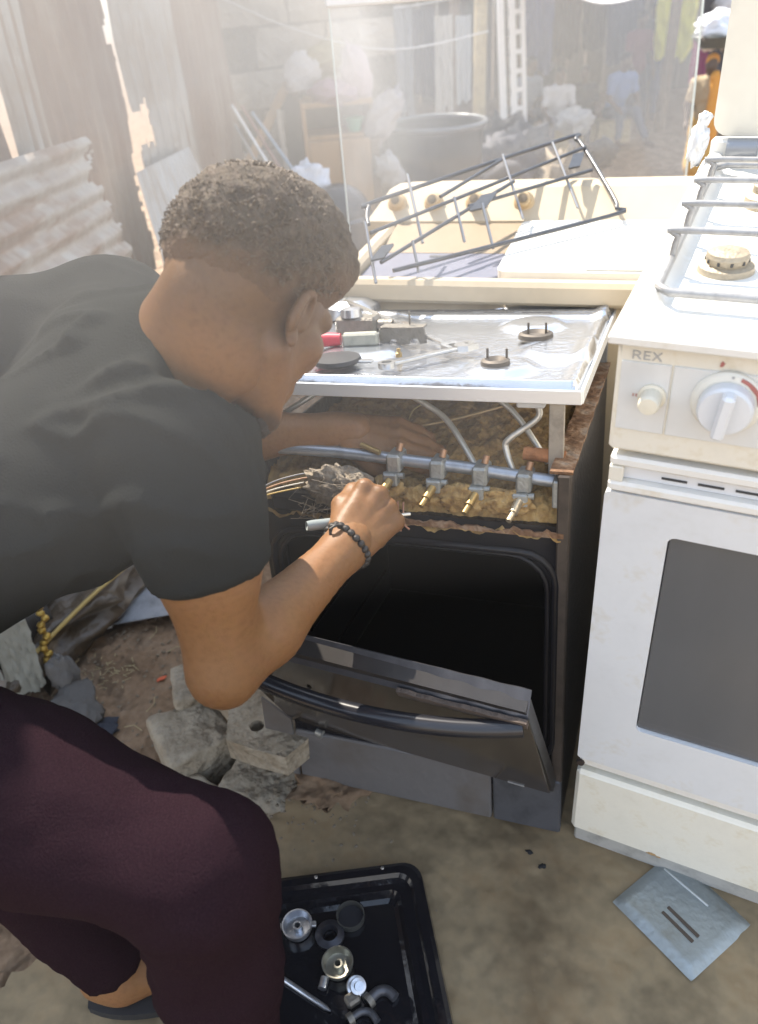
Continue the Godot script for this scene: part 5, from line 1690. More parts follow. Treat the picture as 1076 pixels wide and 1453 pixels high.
# ------------------------------------------------------------------ plate, blocks and litter on the ground
func make_floor_items() -> void:
	# grey folded steel plate with two slots
	var pb := Vector3(0.385, 0.003, -0.588)
	var ux := Vector3(0.093, 0, -0.057).normalized()
	var uz := Vector3(0.063, 0, 0.103).normalized()
	var t := thing("steel_plate", "grey steel plate with two slots lying in front of the white cooker", "plate", Transform3D(Basis(ux, Vector3.UP, uz), pb))
	var gm := mat("plate_steel", lin(0.36, 0.40, 0.41), 0.42, 0.55, ramp_tex("plate_tex", 95, 0.015, [[0.0, lin(0.7, 0.64, 0.55)], [0.5, grey(0.92)], [1.0, grey(1.0)]]), 3.0, bump_fine, 0.25)
	var b := MB.new()
	b.sheet(func(s: float, q: float) -> Vector3:
		var e := minf(minf(s, 1.0 - s) * 0.13, minf(q, 1.0 - q) * 0.135)
		return Vector3((s - 0.5) * 0.13, 0.007 * smoothstep(0.0, 0.012, e) + 0.002 * sin(s * 3.0 + q * 2.0), (q - 0.5) * 0.135), 24, 24, 0.0015)
	obj("plate", b, gm, t)
	for k in 2:
		b = MB.new()
		b.box(Vector3(-0.025 + k * 0.012, 0.0105, 0.012), Vector3(0.005, 0.0025, 0.052), 0.001)
		obj("slot", b, mat("slot_rust", lin(0.08, 0.06, 0.045), 0.8), t)
	b = MB.new()
	b.tube([Vector3(0.03, 0.009, -0.055), Vector3(0.034, 0.0095, 0.018)], 0.0022, 6)
	obj("crease", b, mat("crease_steel", lin(0.55, 0.58, 0.58), 0.3, 0.6), t)
	# sandcrete blocks under the cooker's left corner
	var ct := mat("sandcrete", Color.WHITE, 0.95, 0.0, ramp_tex("sandcrete", 97, 0.014, [[0.0, lin(0.24, 0.20, 0.145)], [0.4, lin(0.31, 0.265, 0.20)], [0.62, lin(0.36, 0.315, 0.245)], [1.0, lin(0.42, 0.38, 0.31)]], 512, 5, Vector2(1, 1), 0.4), 2.0, bump_rough, 0.8)
	var top := 0.05
	t = thing("concrete_block", "pale concrete block with two round holes under the cooker's left corner", "block", Transform3D(Basis(Vector3.UP, -0.42), Vector3(-0.245, 0.0, -0.905)))
	var poly := PackedVector2Array([Vector2(-0.03, 0.033), Vector2(0.03, 0.036), Vector2(0.082, 0.0335), Vector2(0.10, -0.01), Vector2(0.11, -0.13), Vector2(-0.05, -0.16), Vector2(-0.15, -0.14), Vector2(-0.19, -0.11), Vector2(-0.17, -0.07), Vector2(-0.10, -0.05), Vector2(-0.06, -0.025)])
	var csg := CSGCombiner3D.new()
	csg.name = "block_body"
	t.add_child(csg)
	var cp := CSGPolygon3D.new()
	cp.polygon = poly
	cp.depth = 0.046
	cp.material = ct
	cp.transform = Transform3D(Basis(Vector3.RIGHT, PI / 2), Vector3(0, top, 0))
	csg.add_child(cp)
	for q in [[0.005, -0.010, 0.0125, 0.07], [-0.037, -0.050, 0.0125, 0.006]]:
		var cy := CSGCylinder3D.new()
		cy.radius = q[2]
		cy.height = q[3] * 2.0
		cy.sides = 22
		cy.material = ct
		cy.operation = CSGShape3D.OPERATION_SUBTRACTION
		cy.position = Vector3(q[0], top, q[1])
		csg.add_child(cy)
	var blocks := [["concrete_block", "grey concrete block lying under the pale block with holes", Vector3(-0.228, -0.030, -0.885), Vector3(0.15, 0.062, 0.13), -0.4, 501], ["concrete_block", "rough broken concrete lump left of the block with holes", Vector3(-0.375, -0.025, -0.985), Vector3(0.13, 0.10, 0.13), 0.5, 502], ["concrete_block", "low pale concrete chunk in front of the rough broken lump", Vector3(-0.375, -0.05, -0.86), Vector3(0.11, 0.06, 0.09), 0.9, 503], ["concrete_block", "broken concrete piece behind the man's elbow beside the pale block", Vector3(-0.365, -0.01, -1.09), Vector3(0.12, 0.12, 0.10), 0.3, 504]]
	for q in blocks:
		var nz := noise(q[5], 1.0, 4)
		var f := Field.new(-(q[3] as Vector3) * 0.5 - Vector3.ONE * 0.03, (q[3] as Vector3) * 0.5 + Vector3.ONE * 0.03, 0.006, 150.0)
		var hs: Vector3 = (q[3] as Vector3) * 0.5
		for z in f.nz:
			for y in f.ny:
				for x in f.nx:
					var p := f.lo + Vector3(x, y, z) * f.cs
					var d := (p.abs() - hs + Vector3.ONE * 0.006)
					var dist: float = Vector3(maxf(d.x, 0), maxf(d.y, 0), maxf(d.z, 0)).length() + minf(maxf(d.x, maxf(d.y, d.z)), 0.0) - 0.006
					dist += 0.004 * nz.get_noise_3dv(p * 30.0) + 0.007 * nz.get_noise_3dv(p * 8.0)
					f.a[(z * f.ny + y) * f.nx + x] = exp(clampf(-150.0 * dist, -60.0, 60.0))
		var o := piece(q[0], f.mesh(), ct, q[1], "block", Transform3D(Basis(Vector3.UP, q[4]), q[2]))
	var heap := MB.new()
	heap.ball(Vector3.ZERO, Vector3(0.075, 0.014, 0.06), 30, Basis.IDENTITY, 0.5, 511)
	var ho := piece("dirt_heap", heap, mats["dirt"], "small heap of brown dirt on the slab by the cooker's lower panel", "dirt", Transform3D(Basis.IDENTITY, Vector3(-0.115, -0.003, -0.86)))
	# bundle of plastic sheeting, rope, cloth and rags at the left
	var wrap := mat("brown_film", lin(0.085, 0.062, 0.040), 0.32, 0.0, tx_wear, 4.0, bump_mid, 0.9)
	b = MB.new()
	b.ball(Vector3.ZERO, Vector3(0.13, 0.075, 0.32), 34, Basis.IDENTITY, 0.55, 521)
	piece("plastic_bundle", b, wrap, "dark brown plastic-wrapped bundle lying on the ground under the man's chest", "bundle", Transform3D(Basis(Vector3.UP, -0.52), Vector3(-0.735, -0.03, -1.46)))
	b = MB.new()
	b.tube([Vector3(0.12, 0.05, 0.24), Vector3(0.11, 0.065, 0.05), Vector3(0.10, 0.06, -0.12), Vector3(0.07, 0.03, -0.30)], 0.005, 6, 5)
	piece("yellow_cord", b, mat("cord_yellow", lin(0.42, 0.31, 0.10), 0.6), "yellowish cord running along the top of the brown bundle", "cord", Transform3D(Basis(Vector3.UP, -0.52), Vector3(-0.735, -0.03, -1.46)))
	var beads := thing("gold_strap", "gold beaded strap hanging beside the striped cloth at the left", "strap", Transform3D(Basis.IDENTITY, Vector3(-0.72, 0.0, -1.22)))
	for k in 11:
		b = MB.new()
		b.ball(Vector3(0.006 * sin(k * 2.0), k * 0.011, -k * 0.006), Vector3(0.009, 0.008, 0.009), 8, Basis.IDENTITY, 0.4, 530 + k)
		obj("bead", b, mat("gold_bead", lin(0.50, 0.33, 0.07), 0.35, 0.5), beads)
	var cl := [["striped_cloth", "pale grey flap of folded cloth beside the gold strap", Vector3(-0.765, 0.115, -1.21), 0.075, 0.16, lin(0.30, 0.30, 0.26)], ["striped_cloth", "second pale cloth flap at the left edge behind the man's waist", Vector3(-0.825, 0.115, -1.19), 0.05, 0.15, lin(0.36, 0.36, 0.33)], ["black_cloth", "black cloth hanging between the two pale flaps", Vector3(-0.795, 0.11, -1.225), 0.10, 0.17, lin(0.012, 0.012, 0.014)]]
	for q in cl:
		b = drape(q[3], q[4], int(q[3] * 1000) + 540, 2.0)
		piece(q[0], b, mat("flap_%d" % int(q[3] * 1000), q[5], 0.9, 0.0, null, 8.0, bump_fine, 0.3), q[1], "cloth", Transform3D(Basis(Vector3.UP, 0.35) * Basis(Vector3.RIGHT, -0.25), q[2]))
	b = MB.new()
	b.ball(Vector3(0, 0.07, 0), Vector3(0.10, 0.10, 0.09), 18, Basis.IDENTITY, 0.5, 549)
	piece("black_sack", b, mat("sack_black", lin(0.012, 0.012, 0.013), 0.6, 0.0, null, 4.0, bump_mid, 0.6), "black sack behind the pale cloth flaps at the left edge", "sack", Transform3D(Basis.IDENTITY, Vector3(-0.85, -0.08, -1.33)))
	var rags := [["grey_rag", "crumpled grey rag lying beside the man's thigh", Vector3(-0.655, -0.055, -1.12), Vector3(0.075, 0.026, 0.055), lin(0.11, 0.105, 0.10)], ["grey_rag", "upright grey scrap of cloth below the gold strap", Vector3(-0.685, -0.03, -1.2), Vector3(0.03, 0.05, 0.025), lin(0.14, 0.135, 0.13)], ["dark_blue_rag", "dark blue rag half under the grey rag", Vector3(-0.60, -0.066, -1.06), Vector3(0.05, 0.010, 0.035), lin(0.03, 0.035, 0.05)]]
	var sd := 560
	for q in rags:
		sd += 1
		b = MB.new()
		b.ball(Vector3.ZERO, q[3], 28, Basis(Vector3.UP, sd), 0.4, sd)
		piece(q[0], b, mat("rag_%d" % sd, q[4], 0.95, 0.0, null, 8.0, bump_mid, 0.6), q[1], "rag", Transform3D(Basis.IDENTITY, q[2]))
	# pale metal sheet corner behind the upper arm
	b = MB.new()
	b.sheet(func(s: float, q: float) -> Vector3: return Vector3(s * 0.26, 0.004 + 0.01 * sin(s * 2.0), q * 0.17 - 0.06 * s), 10, 8, 0.002)
	piece("metal_sheet", b, mat("blue_grey_sheet", lin(0.42, 0.46, 0.52), 0.35, 0.5, tx_wear, 4.0), "pale blue grey metal sheet lying behind the man's upper arm", "metal sheet", Transform3D(Basis(Vector3.UP, -0.15), Vector3(-0.61, -0.055, -1.54)))
	# small litter
	var lit := [["orange_wrapper", "tiny orange red wrapper on the bare ground", Vector3(-0.49, -0.066, -1.205), Vector3(0.012, 0.002, 0.005), lin(0.60, 0.12, 0.05), 0.6], ["leaf", "pale dry leaf on the ground near the thigh", Vector3(-0.535, -0.066, -1.0), Vector3(0.017, 0.0025, 0.009), lin(0.34, 0.30, 0.23), 0.2], ["bottle_cap", "small white cap on the ground near the brown bundle", Vector3(-0.645, -0.064, -1.385), Vector3(0.008, 0.005, 0.008), lin(0.6, 0.6, 0.6), 0.0], ["leaf", "thin green leaf by the thigh's upper edge", Vector3(-0.475, -0.067, -0.955), Vector3(0.016, 0.002, 0.006), lin(0.18, 0.22, 0.10), 0.9]]
	for q in lit:
		sd += 1
		b = MB.new()
		b.ball(Vector3.ZERO, q[3], 10, Basis(Vector3.UP, q[5]), 0.4, sd)
		piece(q[0], b, mat("litter_%d" % sd, q[4], 0.7), q[1], "litter", Transform3D(Basis.IDENTITY, q[2]))
	b = MB.new()
	for k in 46:
		var p := Vector3(-0.60 + rng.randfn(0.0, 0.03), -0.066, -1.235 + rng.randfn(0.0, 0.025))
		var a := rng.randf() * TAU
		var l := rng.randf_range(0.006, 0.02)
		b.tube([p, p + Vector3(cos(a), 0.1, sin(a)) * l], 0.0008, 4)
	for k in 14:
		var p := Vector3(rng.randf_range(-0.7, -0.45), -0.066, rng.randf_range(-1.45, -0.95))
		var a := rng.randf() * TAU
		b.tube([p, p + Vector3(cos(a), 0.08, sin(a)) * 0.02, p + Vector3(cos(a + 0.4), 0.02, sin(a + 0.4)) * 0.04], 0.0009, 4)
	var so := obj("straw", b, mat("straw", lin(0.42, 0.36, 0.20), 0.8))
	so.set_meta("kind", "stuff")
	tag(so, "wisps of dry straw on the bare ground", "straw")
	# gravel and crumbs
	var pm := MB.new()
	pm.ball(Vector3.ZERO, Vector3(1, 0.7, 0.85), 6, Basis.IDENTITY, 0.5, 600)
	var mm := MultiMesh.new()
	mm.transform_format = MultiMesh.TRANSFORM_3D
	mm.mesh = pm.done()
	mm.instance_count = 2600
	for k in 2600:
		var p: Vector3
		if k < 1300:
			p = Vector3(rng.randf_range(-1.0, -0.2), -0.070, rng.randf_range(-1.7, -0.7))
		elif k < 1600:
			p = Vector3(-0.12 + rng.randfn(0.0, 0.05), 0.0015, -0.85 + rng.randfn(0.0, 0.05))
		else:
			p = Vector3(rng.randf_range(-0.2, 0.5), 0.001, rng.randf_range(-0.8, -0.35))
		var s := rng.randf_range(0.001, 0.0032) * (0.8 if k > 1600 else 1.4)
		mm.set_instance_transform(k, Transform3D(Basis(Vector3.UP, rng.randf() * TAU).scaled(Vector3.ONE * s), p))
	var mi := MultiMeshInstance3D.new()
	mi.name = "gravel"
	mi.multimesh = mm
	mi.material_override = mat("gravel", lin(0.22, 0.18, 0.13), 0.95)
	add_child(mi)
	mi.set_meta("kind", "stuff")
	tag(mi, "scattered gravel and crumbs on the ground and slab", "gravel")
	# pieces of soot on the slab by the cookers' feet
	for q in [[0.19, -0.70], [0.205, -0.675]]:
		sd += 1
		b = MB.new()
		b.ball(Vector3.ZERO, Vector3(0.006, 0.002, 0.004), 12, Basis(Vector3.UP, sd), 0.6, sd)
		piece("soot_flake", b, mat("soot", lin(0.015, 0.015, 0.017), 0.9), ["largest black soot flake below the seam of the grey panel", "black soot flake beside the white cooker's corner", "black soot flake nearest the viewer of the group by the cooker", "single black speck on the slab apart from the other flakes"][[0.19, 0.235, 0.205, 0.23].find(q[0])], "soot", Transform3D(Basis.IDENTITY, Vector3(q[0], 0.003, q[1])))

# ------------------------------------------------------------------ the man
const HS := 0.88
const SKIN := Color(0.215, 0.108, 0.047)

func make_man() -> void:
	var o := thing("person", "man in dark shirt and maroon trousers bending over the open cooker", "person", Transform3D.IDENTITY)
	var skin_bump := bump_tex("skin_bump", 61, 0.12, 1.6)
	var skin := vmat("skin", 0.48, 0.0, skin_bump, 14.0, 0.5)
	skin.albedo_texture = ramp_tex("skin_tone", 62, 0.03, [[0.0, lin(0.72, 0.66, 0.62)], [0.4, lin(0.92, 0.90, 0.88)], [0.6, grey(1.0)], [1.0, lin(1.0, 0.96, 0.92)]], 256)
	skin.metallic_specular = 0.38
	skin.subsurf_scatter_enabled = true
	skin.subsurf_scatter_strength = 0.06
	# joints
	var Sr := Vector3(-0.171, 0.780, -0.645)
	var Er := Vector3(-0.171, 0.560, -0.580)
	var Wr := Vector3(-0.045, 0.562, -0.769)
	var Sl := Vector3(-0.323, 0.800, -0.992)
	var El := Vector3(-0.235, 0.592, -1.030)
	var Wl := Vector3(-0.050, 0.613, -0.978)
	var N := Vector3(-0.205, 0.812, -0.790)
	var P := Vector3(-0.70, 0.535, -0.72)
	var hipR := Vector3(-0.586, 0.504, -0.591)
	var hipL := Vector3(-0.80, 0.529, -0.849)
	var kneeR := Vector3(-0.192, 0.450, -0.430)
	var footR := Vector3(-0.215, 0.05, -0.40)
	var kneeL := Vector3(-0.53, 0.37, -0.60)
	var ankL := Vector3(-0.392, 0.090, -0.540)
	# head axes: right, up, forward
	var hr := Vector3(0.7986, 0.0000, 0.6018)
	var ht := Vector3(0.4329, 0.6947, -0.5745)
	var hf := Vector3(0.4181, -0.7193, -0.5548)
	var H := Vector3(-0.1055, 0.8886, -0.7177)
	var hp := func(x: float, y: float, z: float) -> Vector3: return H + (hr * x + ht * y + hf * z) * HS
	var hb := Basis(hr, ht, -hf)
	var body := MB.new()

	# --- arms, neck and what is under the shirt
	var f := Field.new(Vector3(-0.62, 0.44, -1.12), Vector3(0.06, 0.96, -0.48), 0.0075, 130.0)
	f.cap(Sr, Sr.lerp(Er, 0.5), 0.048, 0.050)
	f.cap(Sr.lerp(Er, 0.5), Er, 0.0475, 0.0335)
	f.cap(Er, Er.lerp(Wr, 0.3), 0.0335, 0.0385)
	f.cap(Er + Vector3(-0.004, -0.012, 0.006), Er + Vector3(0.0, -0.02, 0.006), 0.018, 0.014)
	f.cap(Er.lerp(Wr, 0.3), Wr, 0.0385, 0.0255)
	f.cap(Wr, Wr + (Wr - Er).normalized() * 0.02, 0.0255, 0.026)
	f.cap(Sl, El, 0.045, 0.034)
	f.cap(El, El.lerp(Wl, 0.35), 0.034, 0.035)
	f.cap(El.lerp(Wl, 0.35), Wl, 0.035, 0.0235)
	f.cap(Wl, Wl + (Wl - El).normalized() * 0.03, 0.0235, 0.0235)
	f.cap(N, hp.call(0.0, -0.035, -0.022), 0.057, 0.046)
	f.cap(N, hp.call(0.0, -0.05, 0.0), 0.052, 0.045)
	f.cap(N + Vector3(0.0, 0.004, 0.0), hp.call(0.0, -0.008, -0.052), 0.050, 0.045)
	f.cap(N + Vector3(-0.05, -0.03, 0.0), Sr + Vector3(-0.02, 0.0, 0.01), 0.055, 0.045)
	f.cap(N + Vector3(-0.05, -0.03, 0.0), Sl, 0.055, 0.045)
	f.cap(N + Vector3(-0.04, -0.02, 0), N + Vector3(-0.3, -0.17, 0.03), 0.06, 0.11)
	var shade := func(p: Vector3, n: Vector3) -> Color:
		var q := p - H
		var y := q.dot(ht) / HS
		var z := q.dot(hf) / HS
		var c := SKIN
		var inside := 1.0 - smoothstep(0.10, 0.135, q.length())
		if inside > 0.0:
			# clipped fade round the sides and back, beard on the jaw
			var line := -0.055 + 0.045 * smoothstep(-0.02, 0.08, z)
			var fade := smoothstep(line - 0.03, line + 0.03, y) * (1.0 - smoothstep(0.085, 0.10, z))
			c = c.lerp(Color(0.05, 0.035, 0.026), 0.45 * fade * inside)
			var beard := smoothstep(-0.085, -0.102, y) * smoothstep(0.03, 0.055, z)
			c = c.lerp(Color(0.025, 0.018, 0.015), 0.8 * beard)
		else:
			c = c * (1.0 + 0.12 * sin(p.x * 31.0 + p.y * 17.0))
		return c
	f.mesh(shade, null, 1, body)

	# --- head, with its own finer grid
	var hd := Field.new(H - Vector3.ONE * 0.15, H + Vector3.ONE * 0.15, 0.0036, 230.0)
	hd.rs = HS
	hd.ell(hp.call(0, 0.032, -0.012), hb, Vector3(0.073, 0.083, 0.094))
	hd.ell(hp.call(0, -0.030, 0.028), hb, Vector3(0.059, 0.070, 0.062))
	hd.ell(hp.call(0, 0.0, -0.055), hb, Vector3(0.058, 0.055, 0.045))
	for s in [-1.0, 1.0]:
		hd.cap(hp.call(s * 0.052, -0.040, 0.0), hp.call(s * 0.020, -0.098, 0.068), 0.020, 0.017)
		hd.cap(hp.call(s * 0.050, -0.014, 0.052), hp.call(s * 0.035, -0.02, 0.072), 0.019, 0.016)
		hd.cap(hp.call(s * 0.010, -0.032, 0.098), hp.call(s * 0.012, -0.03, 0.094), 0.009, 0.009)
		hd.cap(hp.call(s * 0.012, 0.024, 0.084), hp.call(s * 0.046, 0.022, 0.066), 0.012, 0.012)
	hd.cap(hp.call(0, 0.012, 0.090), hp.call(0, -0.022, 0.108), 0.009, 0.0125)
	hd.cap(hp.call(-0.020, -0.058, 0.080), hp.call(0.020, -0.058, 0.080), 0.009, 0.009)
	hd.cap(hp.call(-0.017, -0.070, 0.078), hp.call(0.017, -0.070, 0.078), 0.009, 0.009)
	hd.cap(hp.call(-0.008, -0.096, 0.072), hp.call(0.008, -0.096, 0.072), 0.018, 0.018)
	hd.cap(hp.call(0, -0.03, -0.026), N.lerp(H, 0.35), 0.053, 0.058)
	hd.mesh(shade, null, 1, body)

	# --- ears: curled rim, inner fold, bowl, lobe, each on a fine grid
	for sd in [-1.0, 1.0]:
		var c0: Vector3 = hp.call(sd * 0.080, -0.008, -0.008)
		var ef := Field.new(c0 - Vector3.ONE * 0.045, c0 + Vector3.ONE * 0.045, 0.0019, 650.0)
		ef.rs = HS
		var prev := Vector3.ZERO
		for k in 13:
			var a := deg_to_rad(-25.0 + k * 21.5)
			var flare := 0.5 - 0.5 * cos(a)
			var e := Vector3(sd * (0.0735 + 0.0125 * flare), -0.004 + 0.026 * sin(a) * (1.0 if sin(a) > 0.0 else 0.85), -0.010 + 0.0155 * cos(a) + 0.003 * sin(a))
			if k > 0:
				ef.cap(hp.call(prev.x, prev.y, prev.z), hp.call(e.x, e.y, e.z), 0.0034, 0.0034)
			prev = e
		ef.cap(hp.call(sd * 0.0755, -0.024, -0.006), hp.call(sd * 0.0775, -0.031, -0.006), 0.0055, 0.0055)
		ef.cap(hp.call(sd * 0.079, 0.012, -0.010), hp.call(sd * 0.0800, -0.016, -0.013), 0.0030, 0.0030)
		ef.cap(hp.call(sd * 0.074, -0.004, 0.003), hp.call(sd * 0.0745, -0.010, 0.003), 0.0042, 0.0042)
		ef.ell(hp.call(sd * 0.0745, -0.003, -0.012), hb * Basis(Vector3.UP, sd * 0.45), Vector3(0.0035, 0.0255, 0.0155))
		ef.ell(hp.call(sd * 0.070, -0.006, -0.006), hb, Vector3(0.006, 0.018, 0.011))
		ef.mesh(shade, null, 1, body)

	# --- right hand: a fist closed on a small driver, back of the hand to the viewer
	var Ar := Vector3(0.62, 0.28, -0.73).normalized()
	var Nr := (Vector3(0, 1.13, 0) - Vector3(0.0, 0.58, -0.81)).normalized()
	Nr = (Nr - Ar * Nr.dot(Ar)).normalized()
	var Dr := Ar.cross(Nr).normalized()
	if Dr.y < 0.0:
		Dr = -Dr
	hand(body, Wr + Ar * 0.004, Ar, Dr, Nr, [[0.35, 1.0, -0.75], [0.2, 1.15, -0.85], [0.1, 1.2, -0.9], [0.0, 1.25, -0.9]], 1.0, true, shade)
	# --- left hand: reaching over the pipe, fingers bent down onto it
	var Al := Vector3(0.93, -0.10, 0.28).normalized()
	var Nl := (Vector3(-0.15, 0.85, 0.5)).normalized()
	Nl = (Nl - Al * Nl.dot(Al)).normalized()
	var Dl := Al.cross(Nl).normalized()
	if Dl.z < 0.0:
		Dl = -Dl
	hand(body, Wl + Al * 0.012, Al, Dl, Nl, [[-0.02, 0.55, 0.75], [0.15, 0.6, 0.7], [0.2, 0.65, 0.7], [0.25, 0.7, 0.6]], 0.98, false, shade)
	obj("body", body, skin, o)
	# eyes
	for s in [-1.0, 1.0]:
		var eb := MB.new()
		eb.ball(hp.call(s * 0.031, 0.002, 0.0745), Vector3.ONE * 0.0115, 16)
		var eye := obj("eye", eb, mat("eye_white", lin(0.62, 0.58, 0.53), 0.2), o)
		eb = MB.new()
		eb.ball(hp.call(s * 0.031, 0.0, 0.0815), Vector3.ONE * 0.0055, 12)
		obj("iris", eb, mat("iris", lin(0.03, 0.016, 0.01), 0.15), eye)

	# --- hair: short tight curls on the crown, ragged front, over a shaved fade
	var hh := Field.new(H - Vector3.ONE * 0.15, H + Vector3.ONE * 0.15, 0.0042, 260.0)
	hh.rs = HS
	hh.ell(hp.call(0, 0.034, -0.012), hb, Vector3(0.0775, 0.089, 0.0985))
	hh.ell(hp.call(0, 0.055, 0.012), hb, Vector3(0.073, 0.078, 0.086))
	hh.ell(hp.call(0, 0.015, -0.055), hb, Vector3(0.059, 0.056, 0.0465))
	var hn := noise(65, 120.0, 3)
	var hn2 := noise(66, 34.0, 3)
	var hm := vmat("hair", 0.9, 0.0, bump_rough, 22.0, 0.9)
	var hline := func(p: Vector3) -> float:
		var q := p - H
		var y := q.dot(ht) / HS
		var z := q.dot(hf) / HS
		var line := -0.030 + 0.055 * smoothstep(-0.06, 0.05, z) + 0.02 * smoothstep(0.05, 0.09, z) + 0.006 * hn2.get_noise_3dv(p)
		return y - line
	var hcol := func(p: Vector3, n: Vector3) -> Color:
		var c := Color(0.075, 0.054, 0.035) * (1.0 + 0.7 * hn.get_noise_3dv(p * 3.0))
		return Color(0.125, 0.07, 0.036).lerp(c, smoothstep(0.008, 0.075, hline.call(p) + 0.008 * hn.get_noise_3dv(p * 2.0)))
	var bcol := func(p: Vector3, n: Vector3) -> Color: return Color(0.03, 0.022, 0.016)
	var hdisp := func(p: Vector3, n: Vector3) -> float:
		var q := p - H
		var y := q.dot(ht) / HS
		var z := q.dot(hf) / HS
		var x := q.dot(hr) / HS
		# the hairline: low at the nape, over the ear, up at the temple
		var line := -0.030 + 0.055 * smoothstep(-0.06, 0.05, z) + 0.02 * smoothstep(0.05, 0.09, z) + 0.006 * hn2.get_noise_3dv(p)
		var k := smoothstep(line - 0.012, line + 0.05, y)
		var thick := 0.0095 * k * (0.35 + 0.8 * smoothstep(0.0, 0.09, y))
		return thick - 0.0085 * (1.0 - k) + k * (0.0028 * hn.get_noise_3dv(p) + 0.004 * hn2.get_noise_3dv(p))
	var hair := obj("hair", hh.mesh(hcol, hdisp), hm, o)
	# loose curl ends that roughen the outline
	var cm := MB.new()
	var hrng := RandomNumberGenerator.new()
	hrng.seed = 99
	for k in 5200:
		var d := Vector3(hrng.randfn(), hrng.randfn(), hrng.randfn()).normalized()
		if d.y < -0.25 and d.z < 0.0:
			continue
		var p: Vector3 = hp.call(d.x * 0.084, 0.036 + d.y * 0.097, -0.010 + d.z * 0.105)
		var y := (p - H).dot(ht) / HS
		var z := (p - H).dot(hf) / HS
		var line := -0.020 + 0.055 * smoothstep(-0.06, 0.05, z) + 0.02 * smoothstep(0.05, 0.09, z)
		if y < line + 0.012:
			continue
		var nn := (hr * d.x + ht * d.y + hf * d.z).normalized()
		var tg := nn.cross(Vector3(hrng.randfn(), hrng.randfn(), hrng.randfn())).normalized()
		var l := hrng.randf_range(0.003, 0.0075) * smoothstep(line, line + 0.06, y)
		cm.tube([p - nn * 0.004, p + nn * l * 0.6 + tg * 0.002, p + nn * l + tg * 0.0045, p + nn * l * 0.7 + tg * 0.006], 0.0006, 3)
	var curls := obj("curls", cm, mat("curl", lin(0.12, 0.085, 0.052), 0.6), hair)
	curls.set_meta("kind", "stuff")
	# chin beard
	var bf := Field.new(hp.call(0, -0.1, 0.06) - Vector3.ONE * 0.07, hp.call(0, -0.1, 0.06) + Vector3.ONE * 0.07, 0.0035, 260.0)
	bf.rs = HS
	bf.cap(hp.call(-0.014, -0.106, 0.066), hp.call(0.014, -0.106, 0.066), 0.017, 0.017)
	bf.cap(hp.call(0.014, -0.106, 0.066), hp.call(0.034, -0.088, 0.045), 0.014, 0.008)
	bf.cap(hp.call(-0.014, -0.106, 0.066), hp.call(-0.034, -0.088, 0.045), 0.014, 0.008)
	obj("beard", bf.mesh(bcol, func(p: Vector3, n: Vector3) -> float: return 0.003 * hn.get_noise_3dv(p)), hm, o)

	# --- shirt
	var sx := (Sr - Sl).normalized()
	var sy := (N - P).normalized()
	sy = (sy - sx * sy.dot(sx)).normalized()
	var sz := sx.cross(sy)
	if sz.y < 0.0:
		sz = -sz
	var sb := Basis(sx, sy, sx.cross(sy))
	var sf := Field.new(Vector3(-0.90, 0.36, -1.14), Vector3(-0.04, 0.98, -0.44), 0.0068, 50.0)
	var mid := (Sr + Sl) * 0.5
	sf.ell(P.lerp(N, 0.74) - sz * 0.03, sb, Vector3(0.158, 0.17, 0.105))
	sf.ell(P.lerp(N, 0.45) - sz * 0.02, sb, Vector3(0.142, 0.20, 0.098))
	sf.ell(P.lerp(N, 0.12), sb, Vector3(0.145, 0.17, 0.10))
	sf.cap(Sr - sx * 0.04, Sl + sx * 0.03, 0.055, 0.058)
	sf.cap(Sr - sx * 0.01, Sr.lerp(Er, 0.30), 0.050, 0.051)
	sf.cap(Sr.lerp(Er, 0.30), Sr.lerp(Er, 0.72), 0.051, 0.053)
	sf.cap(Sl, Sl.lerp(El, 0.72), 0.056, 0.053)
	sf.cap(N + Vector3(-0.03, -0.02, 0), N + (H - N).normalized() * 0.09, 0.060, 0.060)
	sf.cap(N + Vector3(-0.02, -0.01, 0.0), Sr + Vector3(-0.02, 0.0, -0.01), 0.054, 0.050)
	sf.cap(N + Vector3(-0.07, -0.03, -0.03), Sl + Vector3(0.02, -0.01, 0.04), 0.068, 0.060)
	sf.cap(Sl + Vector3(-0.01, -0.01, 0.02), Vector3(-0.536, 0.798, -0.958), 0.060, 0.075)
	var cd := (H - N).normalized()
	var c_neck := N + cd * 0.070
	var n_neck := (cd + Vector3(0.55, 0.0, -0.1)).normalized()
	var c_arm := Sr.lerp(Er, 0.55)
	var n_arm := ((Er - Sr).normalized() + Vector3(0.12, 0, 0)).normalized()
	sf.cut(N + cd * 0.070, (cd + Vector3(0.55, 0.0, -0.1)).normalized(), 0.105)
	sf.cut(Sr.lerp(Er, 0.55), (Er - Sr).normalized() + Vector3(0.12, 0, 0), 0.11)
	sf.cut(Sl.lerp(El, 0.6), (El - Sl).normalized(), 0.10)
	sf.cut(P.lerp(N, -0.02), -sy, 0.4)
	var fa := Vector3(0.45, 0.35, 0.30).normalized()
	var fb := fa.cross(sz).normalized()
	var fn := noise(67, 1.0, 2)
	var fn2 := noise(68, 1.0, 2)
	var sdisp := func(p: Vector3, n: Vector3) -> float:
		var a := p.dot(fa)
		var b := p.dot(fb)
		var c := p.dot(sz)
		var w := clampf(1.3 - p.distance_to(Vector3(-0.24, 0.83, -0.68)) / 0.26, 0.15, 1.0)
		var r1 := pow(maxf(0.0, 1.0 - absf(fn.get_noise_3d(a * 2.6, b * 13.0, c * 7.0)) * 4.5), 1.4)
		var r2 := fn2.get_noise_3d(p.x * 5.0, p.y * 5.0, p.z * 5.0)
		var arm := clampf(1.0 - p.distance_to(Sr.lerp(Er, 0.45)) / 0.10, 0.0, 1.0)
		var hem := 0.0
